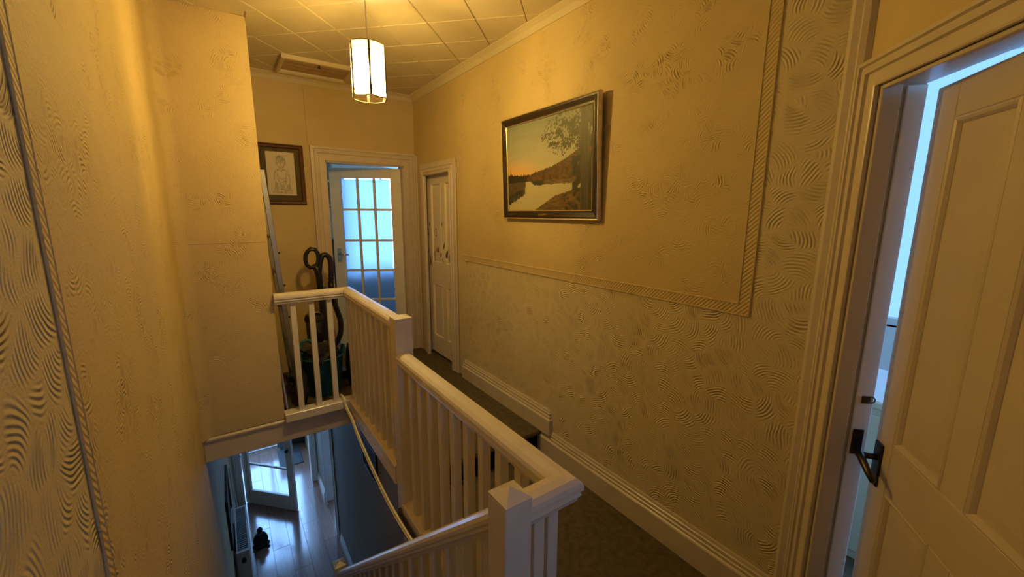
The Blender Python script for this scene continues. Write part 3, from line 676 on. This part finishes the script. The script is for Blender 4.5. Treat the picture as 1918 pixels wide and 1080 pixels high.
# ---------------------------------------------------------------- framed pictures
def paint_grid(name, F, nx, ny, fn, mat, par):
    vs = [F(i / nx, j / ny) for j in range(ny + 1) for i in range(nx + 1)]
    off = Vector(WORLD[par.name])
    me = bpy.data.meshes.new(name); me.from_pydata([tuple(Vector(v) - off) for v in vs], [], [(j * (nx + 1) + i, j * (nx + 1) + i + 1, (j + 1) * (nx + 1) + i + 1, (j + 1) * (nx + 1) + i) for j in range(ny) for i in range(nx)])
    ca = me.color_attributes.new('paint', 'FLOAT_COLOR', 'POINT')
    buf = []
    for j in range(ny + 1):
        for i in range(nx + 1): buf += list(fn(i / nx, j / ny)) + [1]
    ca.data.foreach_set('color', buf); me.materials.append(M[mat])
    o = bpy.data.objects.new(name, me); COL.objects.link(o); o.parent = par; WORLD[o.name] = tuple(off); return o
def nz(x, y, s=0): return noise.noise(Vector((x, y, s)))
def lerp(a, b, t): t = max(0, min(1, t)); return tuple(p + (q - p) * t for p, q in zip(a, b))
def landscape(a, b):
    sky = lerp((.47, .44, .31), (.19, .215, .185), (b - .38) / .6 + .12 * nz(a * 3, b * 22, 1))
    glow = math.exp(-((a - .10) / .30) ** 2 - ((b - .40) / .13) ** 2)
    c = lerp(sky, (.72, .36, .10), glow * .9)
    hill = .385 + .03 * math.sin(a * 7) + max(0, a - .3) * .42 + .012 * nz(a * 30, 0, 2) + .008 * nz(a * 80, 0, 3)
    if a > .24 and .325 < b < hill and b < .66:
        f = nz(a * 26, b * 26, 4) + .6 * nz(a * 60, b * 60, 5)
        c = lerp((.045, .032, .012), (.17, .085, .028), .42 + .7 * f)
        c = lerp(c, (.03, .03, .016), (b - hill + .05) * 6)
    left = .43 - .12 * a + .028 * abs(nz(a * 55, 1, 6)) * 2
    if a < .27 and .33 - .0 * a < b < left: c = lerp((.012, .012, .008), (.03, .025, .012), .5 + nz(a * 40, b * 40, 7))
    if b <= .335:
        c = lerp((.47, .41, .25), (.40, .38, .27), .5 + nz(a * 4, b * 40, 8) * .6)
        if b > .285 + .02 * nz(a * 20, 0, 9) and a > .31 + (.335 - b) * 1.1: c = lerp((.09, .055, .025), (.17, .12, .06), .5 + nz(a * 14, b * 70, 10))
        if .325 + (.335 - b) < a < .48 and b > .285 + .02 * nz(a * 60, 0, 11): c = (.03, .03, .018)
        bank = .325 - .0 * a
        if a < .25 - .12 * max(0, (.30 - b)) and b > .235 + .30 * a - .045: c = lerp((.05, .04, .02), (.11, .075, .035), .5 + nz(a * 30, b * 60, 12))
        elif a < .24 and b > .06 + .55 * a + .035 * nz(a * 55, 0, 13): c = lerp((.02, .022, .016), (.06, .06, .04), .5 + nz(a * 20, b * 20, 14))
        fg = (a - .36) * .62 - max(0, a - .62) * .35 + .006 * nz(a * 30, 0, 15)
        if a > .36 and b < fg: c = lerp((.075, .045, .018), (.17, .10, .04), .5 + nz(a * 12, b * 50, 16))
        if a > .72 and b < fg - .02 and nz(a * 22, b * 22, 17) > .12: c = (.028, .026, .012)
    # foliage hanging from the tree
    den = 1.1 - ((a - .86) / .38) ** 2 - ((b - .80) / .24) ** 2
    f = .8 * nz(a * 13, b * 11, 25) + .8 * nz(a * 48, b * 36, 18) + .6 * nz(a * 95, b * 70, 19)
    if den > 0 and f > .22 - .42 * den: c = lerp((.03, .035, .02), (.09, .09, .045), .5 + nz(a * 50, b * 50, 20))
    if a > .80 and .20 < b < .55 and nz(a * 16, b * 14, 21) > -.05 - (a - .8) * 2: c = (.022, .022, .012)
    if .885 < a + .006 * nz(b * 8, 0, 22) < .965: c = lerp((.030, .026, .014), (.085, .07, .035), .5 + nz(a * 90, b * 3, 23))
    if a >= .965 and nz(a * 40, b * 14, 24) > -.2: c = lerp(c, (.02, .022, .012), .8)
    return c
tilt = math.radians(2.2)
def PF(y, o, z):   # y along the wall, o out of the wall, z above the frame's bottom
    return (XR - .006 - o * math.cos(tilt) - z * math.sin(tilt), y, 1.606 + z * math.cos(tilt) - o * math.sin(tilt) * .4)
pl = thing('landscape_painting', 'framed river landscape painting with autumn trees on the right wall', 'painting', (XR, 2.03, 1.606))
PY0, PY1, PH = 1.578, 2.492, .662
def ring(name, ins0, prof, mat):
    MB(lambda y, o, z: PF(y, o, z)).sweep([(PY0 + ins0, ins0), (PY1 - ins0, ins0), (PY1 - ins0, PH - ins0), (PY0 + ins0, PH - ins0)], prof, lambda y, z, o: (y, o, z), closed=True).build(name, mat, pl)
ring('outer_edge', 0, [(0, 0), (0, .024), (.003, .029), (.008, .027), (.009, .0)], 'goldframe')
ring('frame', .012, [(-.003, .002), (-.003, .024), (.006, .024), (.030, .016), (.040, .016), (.040, .002)], 'darkwood')
ring('inner_slip', .050, [(0, .006), (0, .018), (.003, .020), (.007, .017), (.007, .006)], 'goldframe')
paint_grid('canvas', lambda a, b: PF(PY1 - .056 - a * (PY1 - PY0 - .112), .013, .056 + b * (PH - .112)), 190, 130, landscape, 'oilpaint', pl)
B(2.02, 2.10, .017, .021, .024, .036, xf=PF).build('title_plate', 'brass', pl, bevel=.001)
MB(PF).box(PY0 + .02, PY1 - .02, .004, .012, .02, PH - .02).build('back_board', 'darkwood', pl)
B(2.0, 2.06, -.03, .006, PH - .10, PH - .07, xf=PF).build('hanging_block', 'darkwood', pl)

# portrait sketch on the back wall
strokes = []
def st_line(*pts): strokes.append(pts)
cir = lambda cx, cy, rx, ry, a0, a1, n=14: [(cx + rx * math.cos(math.radians(a0 + (a1 - a0) * k / n)), cy + ry * math.sin(math.radians(a0 + (a1 - a0) * k / n))) for k in range(n + 1)]
st_line(*cir(.5, .76, .135, .135, 190, 350)); st_line(*cir(.5, .79, .16, .12, -10, 190))
for k in range(9): st_line((.36 + .033 * k, .90 - .03 * abs(k - 4) / 4), (.35 + .038 * k, .83 - .01 * (k % 2)))
st_line(*cir(.45, .765, .025, .012, 0, 360, 8)); st_line(*cir(.56, .765, .025, .012, 0, 360, 8)); st_line((.425, .79), (.475, .795)); st_line((.535, .795), (.585, .79))
st_line((.505, .76), (.495, .715), (.52, .712)); st_line(*cir(.505, .675, .04, .014, 180, 360, 6)); st_line(*cir(.36, .755, .018, .03, 90, 270, 6)); st_line(*cir(.64, .755, .018, .03, -90, 90, 6))
st_line((.45, .63), (.44, .60), (.32, .565), (.255, .50), (.235, .36), (.27, .30), (.44, .12)); st_line((.555, .63), (.57, .60), (.70, .57), (.765, .48), (.80, .32), (.74, .24), (.58, .12))
st_line((.36, .50), (.37, .38), (.43, .26), (.48, .14)); st_line((.66, .50), (.66, .38), (.62, .26), (.55, .14)); st_line((.43, .60), (.50, .555), (.57, .60))
st_line((.38, .33), (.5, .30), (.65, .33)); st_line((.40, .40), (.52, .37), (.64, .40)); st_line(*cir(.50, .10, .12, .04, 0, 360, 12)); st_line((.20, .08), (.30, .25)); st_line((.84, .08), (.76, .24)); st_line((.17, .06), (.85, .05))
def seg_d(p, a, b):
    ax, ay = a; bx, by = b; dx, dy = bx - ax, by - ay; l = dx * dx + dy * dy
    t = 0 if l == 0 else max(0, min(1, ((p[0] - ax) * dx + (p[1] - ay) * dy) / l))
    return math.hypot(p[0] - ax - t * dx, (p[1] - ay - t * dy) * 1.35)
SEG = [(s[i], s[i + 1]) for s in strokes for i in range(len(s) - 1)]
def sketch(a, b):
    p = (a, b); d = min(seg_d(p, *s) for s in SEG)
    k = (math.exp(-(d / .012) ** 2) * .42 + math.exp(-(d / .035) ** 2) * .28) * (.8 + .9 * nz(a * 14, b * 14, 2))
    if .24 < a < .36 and .08 < b < .28 or .66 < a < .80 and .08 < b < .25: k = max(k, .42 + .5 * nz(a * 60, b * 12, 5))
    if .44 < a < .58 and .14 < b < .26: k = max(k, .35 + .5 * nz(a * 60, b * 12, 6))
    if ((a - .5) / .15) ** 2 + ((b - .84) / .07) ** 2 < 1: k = max(k, .45 + .6 * nz(a * 50, b * 14, 7))
    return lerp((.62, .56, .46), (.16, .13, .10), k)
ps = thing('framed_sketch', 'framed pencil sketch of a seated child on the back wall', 'picture', (.47, YB, 1.71))
fx0, fx1, fz0, fz1, fy = .285, .652, 1.712, 2.222, YB
MB().sweep([(fx0, fz0), (fx1, fz0), (fx1, fz1), (fx0, fz1)], [(0, 0), (0, .018), (.006, .024), (.018, .020), (.028, .022), (.036, .014), (.036, 0)], lambda x, z, o: (x, fy - o, z), closed=True).build('frame', 'mahogany', ps)
B(fx0 + .03, fx1 - .03, fy - .008, fy, fz0 + .03, fz1 - .03).build('mount', 'mat', ps)
paint_grid('drawing', lambda a, b: (fx0 + .075 + a * (fx1 - fx0 - .15), fy - .0092, fz0 + .078 + b * (fz1 - fz0 - .145)), 80, 116, sketch, 'pencil', ps)

# ---------------------------------------------------------------- alcove: ladder, vacuum, tubs
t = thing('ladder', 'aluminium ladder leaning in the alcove beside the yellow wall end', 'ladder', (.32, 3.75, ZU))
def LD(s, y, o):  # s: height along ladder 0..1.8
    return (.275 + .105 * (1 - s / 1.75) + o * .6, y, ZU + s)
for y in (3.56, 3.93):
    mb = MB(); mb.add([LD(s, y + b, a) for s in (0, 1.78) for a, b in ((-.03, -.012), (.03, -.012), (.03, .012), (-.03, .012))], [(0, 1, 2, 3), (4, 5, 6, 7), (0, 1, 5, 4), (1, 2, 6, 5), (2, 3, 7, 6), (3, 0, 4, 7)])
    r = mb.build('stile', 'alu', t, bevel=.003)
    MB().add([LD(s, y + b, a) for s in (0.0, .05) for a, b in ((-.035, -.017), (.035, -.017), (.035, .017), (-.035, .017))], [(0, 1, 2, 3), (4, 5, 6, 7), (0, 1, 5, 4), (1, 2, 6, 5), (2, 3, 7, 6), (3, 0, 4, 7)]).build('rubber_foot', 'black', r)
    for s in (.42, .67, .92, 1.17): MB().tube([LD(s, y - .01, .03), LD(s + .004, y - .01, .043), LD(s + .012, y - .01, .048)], [.009, .007, .004], 6).build('end_cap', 'black', r, True)
for k in range(6): MB().tube([LD(.17 + .28 * k, 3.57, 0), LD(.17 + .28 * k, 3.92, 0)], .013, 8).build('rung', 'alu', t, True)
t = thing('lath', 'thin white wooden lath leaning against the yellow wall end', 'board', (.27, 3.3, ZU))
MB().add([(.262 + a, 3.255 + .0 + b, ZU) for a, b in ((0, 0), (.012, 0), (.012, .03), (0, .03))] + [(.243 + a, 3.40 + b, .60) for a, b in ((0, 0), (.012, 0), (.012, .03), (0, .03))], [(0, 1, 2, 3), (4, 5, 6, 7), (0, 1, 5, 4), (1, 2, 6, 5), (2, 3, 7, 6), (3, 0, 4, 7)]).build('strip', 'trim', t, bevel=.001)

v = thing('vacuum_cleaner', 'black upright vacuum cleaner with loop handle standing in the alcove', 'vacuum cleaner', (.63, 3.86, ZU))
VY = 3.88
loop = [(.60 + .0, 1.335), (.635, 1.328), (.655, 1.29), (.655, 1.25), (.648, 1.21), (.622, 1.178), (.585, 1.175), (.56, 1.20), (.552, 1.24), (.556, 1.28), (.575, 1.315)]
MB().tube([(x, VY - .02, z) for x, z in loop], .0165, 10, True, 1.25).build('handle_grip', 'black', v, True)
MB().tube([(.620, VY - .018, 1.20), (.640, VY - .015, 1.15), (.650, VY - .01, 1.10), (.655, VY, 1.0), (.658, VY + .01, .90)], [.022, .030, .028, .026, .022], 12).build('neck', 'black', v, True)
for x in (.648, .69): MB().tube([(x, VY + .005, .99), (x + .006, VY + .02, .55)], .013, 8).build('wand', 'darkgrey' if x > .66 else 'black', v, True)
hose = smooth_path([(.655, VY - .01, 1.13), (.668, VY - .02, 1.22), (.690, VY - .02, 1.272), (.722, VY - .02, 1.275), (.748, VY - .02, 1.235), (.752, VY - .02, 1.15), (.742, VY - .02, 1.02), (.745, VY - .02, .92), (.775, VY - .02, .78), (.80, VY - .02, .66), (.785, VY - .02, .54), (.735, VY - .01, .45), (.68, VY, .40)], 9)
MB().tube(hose, [.0245 if k % 2 else .021 for k in range(len(hose))], 10).build('hose', 'black', v, True)
MB().tube([(.742, VY - .02, 1.03), (.743, VY - .02, .96)], .026, 10).build('hose_cuff', 'black', v, True)
MB().lathe([(.01, .52), (.052, .52), (.066, .54), (.068, .72), (.06, .73)], 18, (.575, VY - .06, 0)).build('dust_bin', 'clearbin', v, True)
MB().lathe([(.02, .715), (.074, .715), (.078, .735), (.07, .765), (.045, .785), (.02, .79)], 18, (.575, VY - .06, 0)).build('bin_lid', 'black', v, True)
MB().tube([(.52, VY - .10, .775), (.55, VY - .12, .80), (.60, VY - .12, .80), (.63, VY - .10, .775)], .008, 8).build('bin_handle', 'chrome', v, True)
MB().lathe([(.05, .26), (.075, .27), (.08, .38), (.075, .52), (.05, .53)], 16, (.64, VY, 0)).build('motor_housing', 'black', v, True)
MB().box(.635, .70, VY - .03, VY + .05, .40, .95).build('spine', 'black', v, bevel=.012, seg=2)
MB().lathe([(.03, 0), (.10, .0), (.10, .10), (.06, .12), (.03, .12)], 16, (.65, VY, ZU)).build('ball_base', 'darkgrey', v, True)
MB().box(.56, .82, VY - .16, VY + .02, ZU, ZU + .07).build('floor_head', 'black', v, bevel=.02, seg=2)

def tub(name, label, c, r0, r1, z0, h, mat, group=None):
    t = thing(name, label, 'tub', (c[0], c[1], z0), group)
    prof = [(r0 * .3, 0), (r0, 0), (r0 + .006, .01), (r1, h - .012), (r1 + .010, h - .008), (r1 + .010, h), (r1 - .003, h), (r1 - .008, h - .012), (r0 - .004, .012), (r0 * .3, .012)]
    n = 28; vs = []; fs = []; k = len(prof)
    MB().lathe(prof, n, (c[0], c[1], z0)).build('tub_wall', mat, t, True)
    return t
tb = tub('garden_tub', 'large teal flexible tub stuffed with dark cloth behind the balusters', (.572, 3.545), .125, .158, ZU, .325, 'teal')
for s in (-1, 1):
    MB().tube(smooth_path([(.572 + s * .155, 3.545 - .05, ZU + .315), (.572 + s * .168, 3.545 - .03, ZU + .37), (.572 + s * .17, 3.545 + .03, ZU + .37), (.572 + s * .155, 3.545 + .05, ZU + .315)], 5), .011, 8).build('tub_handle', 'teal', tb, True)
def lump(name, c, r, mat, par, seed, amp=.3):
    bm = bmesh.new(); bmesh.ops.create_icosphere(bm, subdivisions=4, radius=1)
    off = Vector(WORLD[par.name]) if par else Vector()
    for q in bm.verts:
        n = q.co.normalized(); d = 1 + amp * noise.noise(n * 1.8 + Vector((seed, 0, 0))) + amp * .45 * noise.noise(n * 5 + Vector((0, seed, 0))) + amp * .12 * noise.noise(n * 13)
        p = Vector((n.x * r[0] * d, n.y * r[1] * d, n.z * r[2] * d)) + Vector(c)
        q.co = p - off
    me = bpy.data.meshes.new(name); bm.to_mesh(me); bm.free(); me.materials.append(M[mat])
    for p in me.polygons: p.use_smooth = True
    o = bpy.data.objects.new(name, me); COL.objects.link(o)
    if par: o.parent = par
    WORLD[o.name] = tuple(off); return o
tag(lump('dark_cloth', (.555, 3.535, ZU + .335), (.135, .13, .07), 'baggrey', None, 3.1, .45), 'crumpled dark grey cloth spilling over the teal tub rim', 'cloth')
tag(lump('bin_bag', (.80, 3.55, ZU + .19), (.045, .075, .19), 'bagblack', None, 9.2, .3), 'black plastic bag slumped beside the teal tub', 'bag')
tag(lump('cloth_bag', (.385, 3.37, ZU + .15), (.04, .06, .15), 'baggrey', None, 5.5, .35), 'dark grey fabric bag between the ladder and the teal tub', 'bag')
wc = thing('watering_can', 'turquoise plastic watering can behind the teal tub', 'watering can', (.50, 3.79, ZU))
MB().lathe([(.02, 0), (.050, 0), (.052, .20), (.046, .26), (.03, .27)], 20, (.492, 3.775, ZU)).build('can_body', 'turq', wc, True)
MB().tube(smooth_path([(.452, 3.755, ZU + .26), (.448, 3.755, ZU + .36), (.475, 3.755, ZU + .40), (.52, 3.755, ZU + .395), (.548, 3.755, ZU + .35), (.54, 3.755, ZU + .26)], 6), .012, 8).build('can_handle', 'turq', wc, True)
MB().tube([(.455, 3.775, ZU + .06), (.43, 3.775, ZU + .17), (.415, 3.775, ZU + .30)], [.016, .012, .010], 8).build('can_spout', 'turq', wc, True)

# ---------------------------------------------------------------- downstairs hall
struct(MB().prism([(.86 - a, ZG + b) for a, b in sk(.14, .02)], 3.0, 4.99, 'y').build('baseboard_hall', 'whitepaint'), 'white skirting board of the downstairs hall', 'baseboard')
struct(MB().prism([(.86 - a, ZG + b) for a, b in sk(.14, .02)], 5.99, 6.52, 'y').build('baseboard_hall_far', 'whitepaint'), 'short white skirting board beside the downstairs glazed door', 'baseboard')
d5 = thing('door_5', 'open white doorway in the right wall of the downstairs hall', 'doorway', (.86, 5.5, ZG), None, 'structure')
MB().sweep([(5.90, ZG), (5.90, -.45), (5.08, -.45), (5.08, ZG)], arch_prof(.09, .025), lambda y, z, o: (.86 - o, y, z)).build('architrave', 'whitepaint', d5)
MB().box(.856, .965, 5.08, 5.092, ZG, -.45).box(.856, .965, 5.888, 5.90, ZG, -.45).build('door_lining', 'whitepaint', d5)
d4 = thing('door_4', 'open white glazed door at the end of the downstairs hall', 'door', (.3, 6.4, ZG), None, 'structure')
MB().box(XL, -.115, 6.52, 6.64, ZG, -.45).box(.765, .86, 6.52, 6.64, ZG, -.45).box(XL, .86, 6.52, 6.64, -.45, .02).build('door_lining', 'whitepaint', d4, bevel=.003)
MB().sweep([(-.115, ZG), (-.115, -.45), (.765, -.45), (.765, ZG)], arch_prof(.085, .022), lambda x, z, o: (x, 6.52 - o, z)).build('architrave', 'whitepaint', d4)
dv = Vector((.585, -.627)).normalized(); dn = Vector((-dv.y, dv.x))
def H(t, w, z): return (-.105 + dv.x * t + dn.x * w, 6.53 + dv.y * t + dn.y * w, ZG + z)
g = MB(H).box(0, .105, 0, .036, .008, 1.97).box(.735, .84, 0, .036, .008, 1.97).box(.105, .735, 0, .036, .008, .225).box(.105, .735, 0, .036, 1.87, 1.97)
g.build('door_frame', 'whitepaint', d4, bevel=.004)
for j in range(1, 4): MB(H).box(.105, .735, .003, .033, .225 + j * .411 - .013, .225 + j * .411 + .013).build('glazing_bar', 'whitepaint', d4, bevel=.005)
for j in range(4): MB(H).box(.105, .735, .016, .020, .225 + j * .411 + (.013 if j else 0), .225 + (j + 1) * .411 - (.013 if j < 3 else 0)).build('pane', 'hallglass', d4)
for s in (-1, 1): MB(H).ell((.79, .018 + s * .05, .94), (.026, .022, .026)).build('knob', 'bronze', d4, True)
MB(H).tube([(.79, -.03, .94), (.79, .066, .94)], .008, 8).build('spindle', 'bronze', d4, True)

ra = thing('radiator', 'white panel radiator with grey top grille on the left hall wall', 'radiator', (-.16, 5.1, ZG))
B(-.215, -.205, 4.68, 5.46, ZG + .12, ZG + .63).build('rear_panel', 'radiator', ra, bevel=.003)
B(-.110, -.098, 4.68, 5.46, ZG + .12, ZG + .63).build('front_panel', 'radiator', ra, bevel=.003)
tg = MB().box(-.215, -.098, 4.66, 4.69, ZG + .60, ZG + .645).box(-.215, -.098, 5.45, 5.48, ZG + .60, ZG + .645).box(-.215, -.203, 4.69, 5.45, ZG + .625, ZG + .645).box(-.110, -.098, 4.69, 5.45, ZG + .625, ZG + .645).build('top_trim', 'radiator', ra)
MB().box(-.203, -.110, 4.69, 5.45, ZG + .615, ZG + .625).build('grille_tray', 'grille', tg)
for i in range(25): B(-.2025, -.1105, 4.70 + i * .03, 4.712 + i * .03, ZG + .625, ZG + .640).build('grille_bar', 'grille', tg)
for y in (4.665, 5.46): B(-.215, -.098, y, y + .015, ZG + .12, ZG + .62).build('side_panel', 'radiator', ra)
MB().tube([(-.155, 4.66, ZG + .56), (-.155, 4.62, ZG + .56)], [.018, .022], 10).build('bleed_cap', 'black', ra, True)
MB().tube([(-.155, 5.50, ZG), (-.155, 5.50, ZG + .2)], .011, 8).build('pipe', 'radiator', ra, True)
MB().tube([(-.155, 5.50, ZG + .18), (-.155, 5.50, ZG + .30)], .024, 10).build('valve', 'radiator', ra, True)
for y in (4.8, 5.3): B(XL + .004, -.21, y, y + .04, ZG + .2, ZG + .55).build('bracket', 'radiator', ra)
hp = thing('hall_picture', 'dark framed picture on the left wall of the downstairs hall', 'picture', (XL, 4.8, -1.6))
MB().sweep([(4.42, -1.62), (5.15, -1.62), (5.15, -1.09), (4.42, -1.09)], [(0, 0), (0, .022), (.01, .026), (.03, .02), (.034, 0)], lambda y, z, o: (XL + o, y, z), closed=True).build('frame', 'darkwood', hp)
B(XL, XL + .008, 4.45, 5.12, -1.59, -1.12).build('print', 'mat', hp)
hq = thing('wall_vent', 'black louvred vent high on the grey hall wall', 'vent', (.86, 3.35, -.6))
MB().sweep([(3.15, -.60), (3.57, -.60), (3.57, -.30), (3.15, -.30)], [(0, 0), (0, .018), (.02, .018), (.025, 0)], lambda y, z, o: (.86 - o, y, z), closed=True).build('vent_frame', 'black', hq)
B(.852, .86, 3.17, 3.55, -.58, -.32).build('vent_back', 'black', hq)
for i in range(8): MB().add([(.853, 3.172, -.575 + i * .032), (.845, 3.172, -.575 + i * .032), (.853, 3.172, -.553 + i * .032), (.853, 3.548, -.575 + i * .032), (.845, 3.548, -.575 + i * .032), (.853, 3.548, -.553 + i * .032)], [(0, 1, 2), (3, 4, 5), (0, 1, 4, 3), (1, 2, 5, 4), (2, 0, 3, 5)]).build('louvre', 'black', hq)
t = thing('pipe_cable', 'white pipe and cable running down beside the hall radiator', 'pipe', (-.2, 5.7, ZG))
MB().tube([(-.215, 5.62, ZG), (-.215, 5.62, ZG + 1.1)], .010, 8).build('pipe', 'radiator', t, True)
MB().tube(smooth_path([(-.212, 5.85, ZG + 1.1), (-.20, 5.83, ZG + .6), (-.175, 5.75, ZG + .25), (-.16, 5.66, ZG + .006), (-.15, 5.56, ZG + .006)], 6), .005, 6).build('cable', 'cable', t, True)

# seated figure statue
mb = MB()
bx, by = .010, 5.50
mb.ell((bx, by, ZG + .035), (.070, .046, .036), 20, 12).ell((bx, by, ZG + .105), (.055, .042, .085), 18, 12).ell((bx, by + .002, ZG + .158), (.062, .036, .034), 18, 10)
mb.ell((bx, by, ZG + .222), (.033, .033, .038), 16, 12).ell((bx, by, ZG + .256), (.013, .013, .010), 10, 8).lathe([(.014, .165), (.013, .20)], 12, (bx, by, ZG))
for s in (-1, 1):
    mb.tube(smooth_path([(bx + s * .050, by, ZG + .155), (bx + s * .066, by - .01, ZG + .105), (bx + s * .055, by - .035, ZG + .065), (bx + s * .02, by - .048, ZG + .060)], 5), .016, 10)
    mb.tube(smooth_path([(bx + s * .03, by, ZG + .04), (bx + s * .075, by - .015, ZG + .030), (bx + s * .045, by - .042, ZG + .026), (bx - s * .02, by - .046, ZG + .026)], 5), .023, 10)
bd = mb.build('buddha_statue', 'statue', None, True); tag(bd, 'small black seated buddha statue on the downstairs wooden floor', 'statue')
rm = bd.modifiers.new('remesh', 'REMESH'); rm.mode = 'VOXEL'; rm.voxel_size = .005; rm.use_smooth_shade = True
tag(B(.40, .74, 7.15, 7.75, ZG, ZG + .012).build('doormat', 'matgrey', None, bevel=.003), 'dark grey doormat inside the front door', 'doormat')
ch = thing('shoe_cabinet', 'dark brown wooden cabinet at the far end of the downstairs hall', 'cabinet', (.70, 7.8, ZG))
B(.42, .85, 7.78, 7.99, ZG + .05, ZG + .60).build('cabinet_body', 'darkwood', ch, bevel=.004)
for x in (.425, .64): B(x, x + .205, 7.765, 7.78, ZG + .07, ZG + .58).build('cabinet_door', 'darkwood', ch, bevel=.003)
for x in (.45, .80):
    for y in (7.80, 7.95): B(x, x + .03, y, y + .03, ZG, ZG + .05).build('foot', 'darkwood', ch)

# ---------------------------------------------------------------- rooms beyond the upstairs doors
t = thing('wall_shelf', 'white wall shelf in the room behind the glazed door', 'shelf', (.9, 6.0, 1.8))
for z in (1.72, 2.02): B(.72, 1.22, 5.75, 5.98, z, z + .03).build('shelf_board', 'whitepaint', t, bevel=.002)
for x in (.72, 1.20): B(x, x + .02, 5.75, 5.98, 1.70, 2.30).build('side', 'whitepaint', t)
B(.72, 1.22, 5.98, 6.0, ZU, 2.30).build('back_panel', 'whitepaint', t)
t = thing('dark_cabinet', 'black cabinet in the room behind the glazed door', 'cabinet', (.9, 5.4, ZU))
B(.72, 1.18, 5.35, 5.72, ZU, 1.32).build('cabinet_body', 'black', t, bevel=.004)
B(.73, 1.17, 5.335, 5.35, .22, .74).build('cabinet_door', 'darkgrey', t, bevel=.003); B(.73, 1.17, 5.335, 5.35, .76, 1.30).build('cabinet_door', 'darkgrey', t, bevel=.003)
t = thing('vanity_unit', 'white cabinet seen through the gap of the panelled door', 'cabinet', (2.6, .6, 0))
B(2.35, 2.85, .20, 1.05, 0, .78).build('cabinet_body', 'whitepaint', t, bevel=.004)
B(2.33, 2.87, .18, 1.07, .78, .82).build('cabinet_top', 'whitepaint', t, bevel=.008)
B(2.335, 2.35, .22, .62, .05, .75).build('cabinet_door', 'whitepaint', t, bevel=.003); B(2.335, 2.35, .64, 1.03, .05, .75).build('cabinet_door', 'whitepaint', t, bevel=.003)
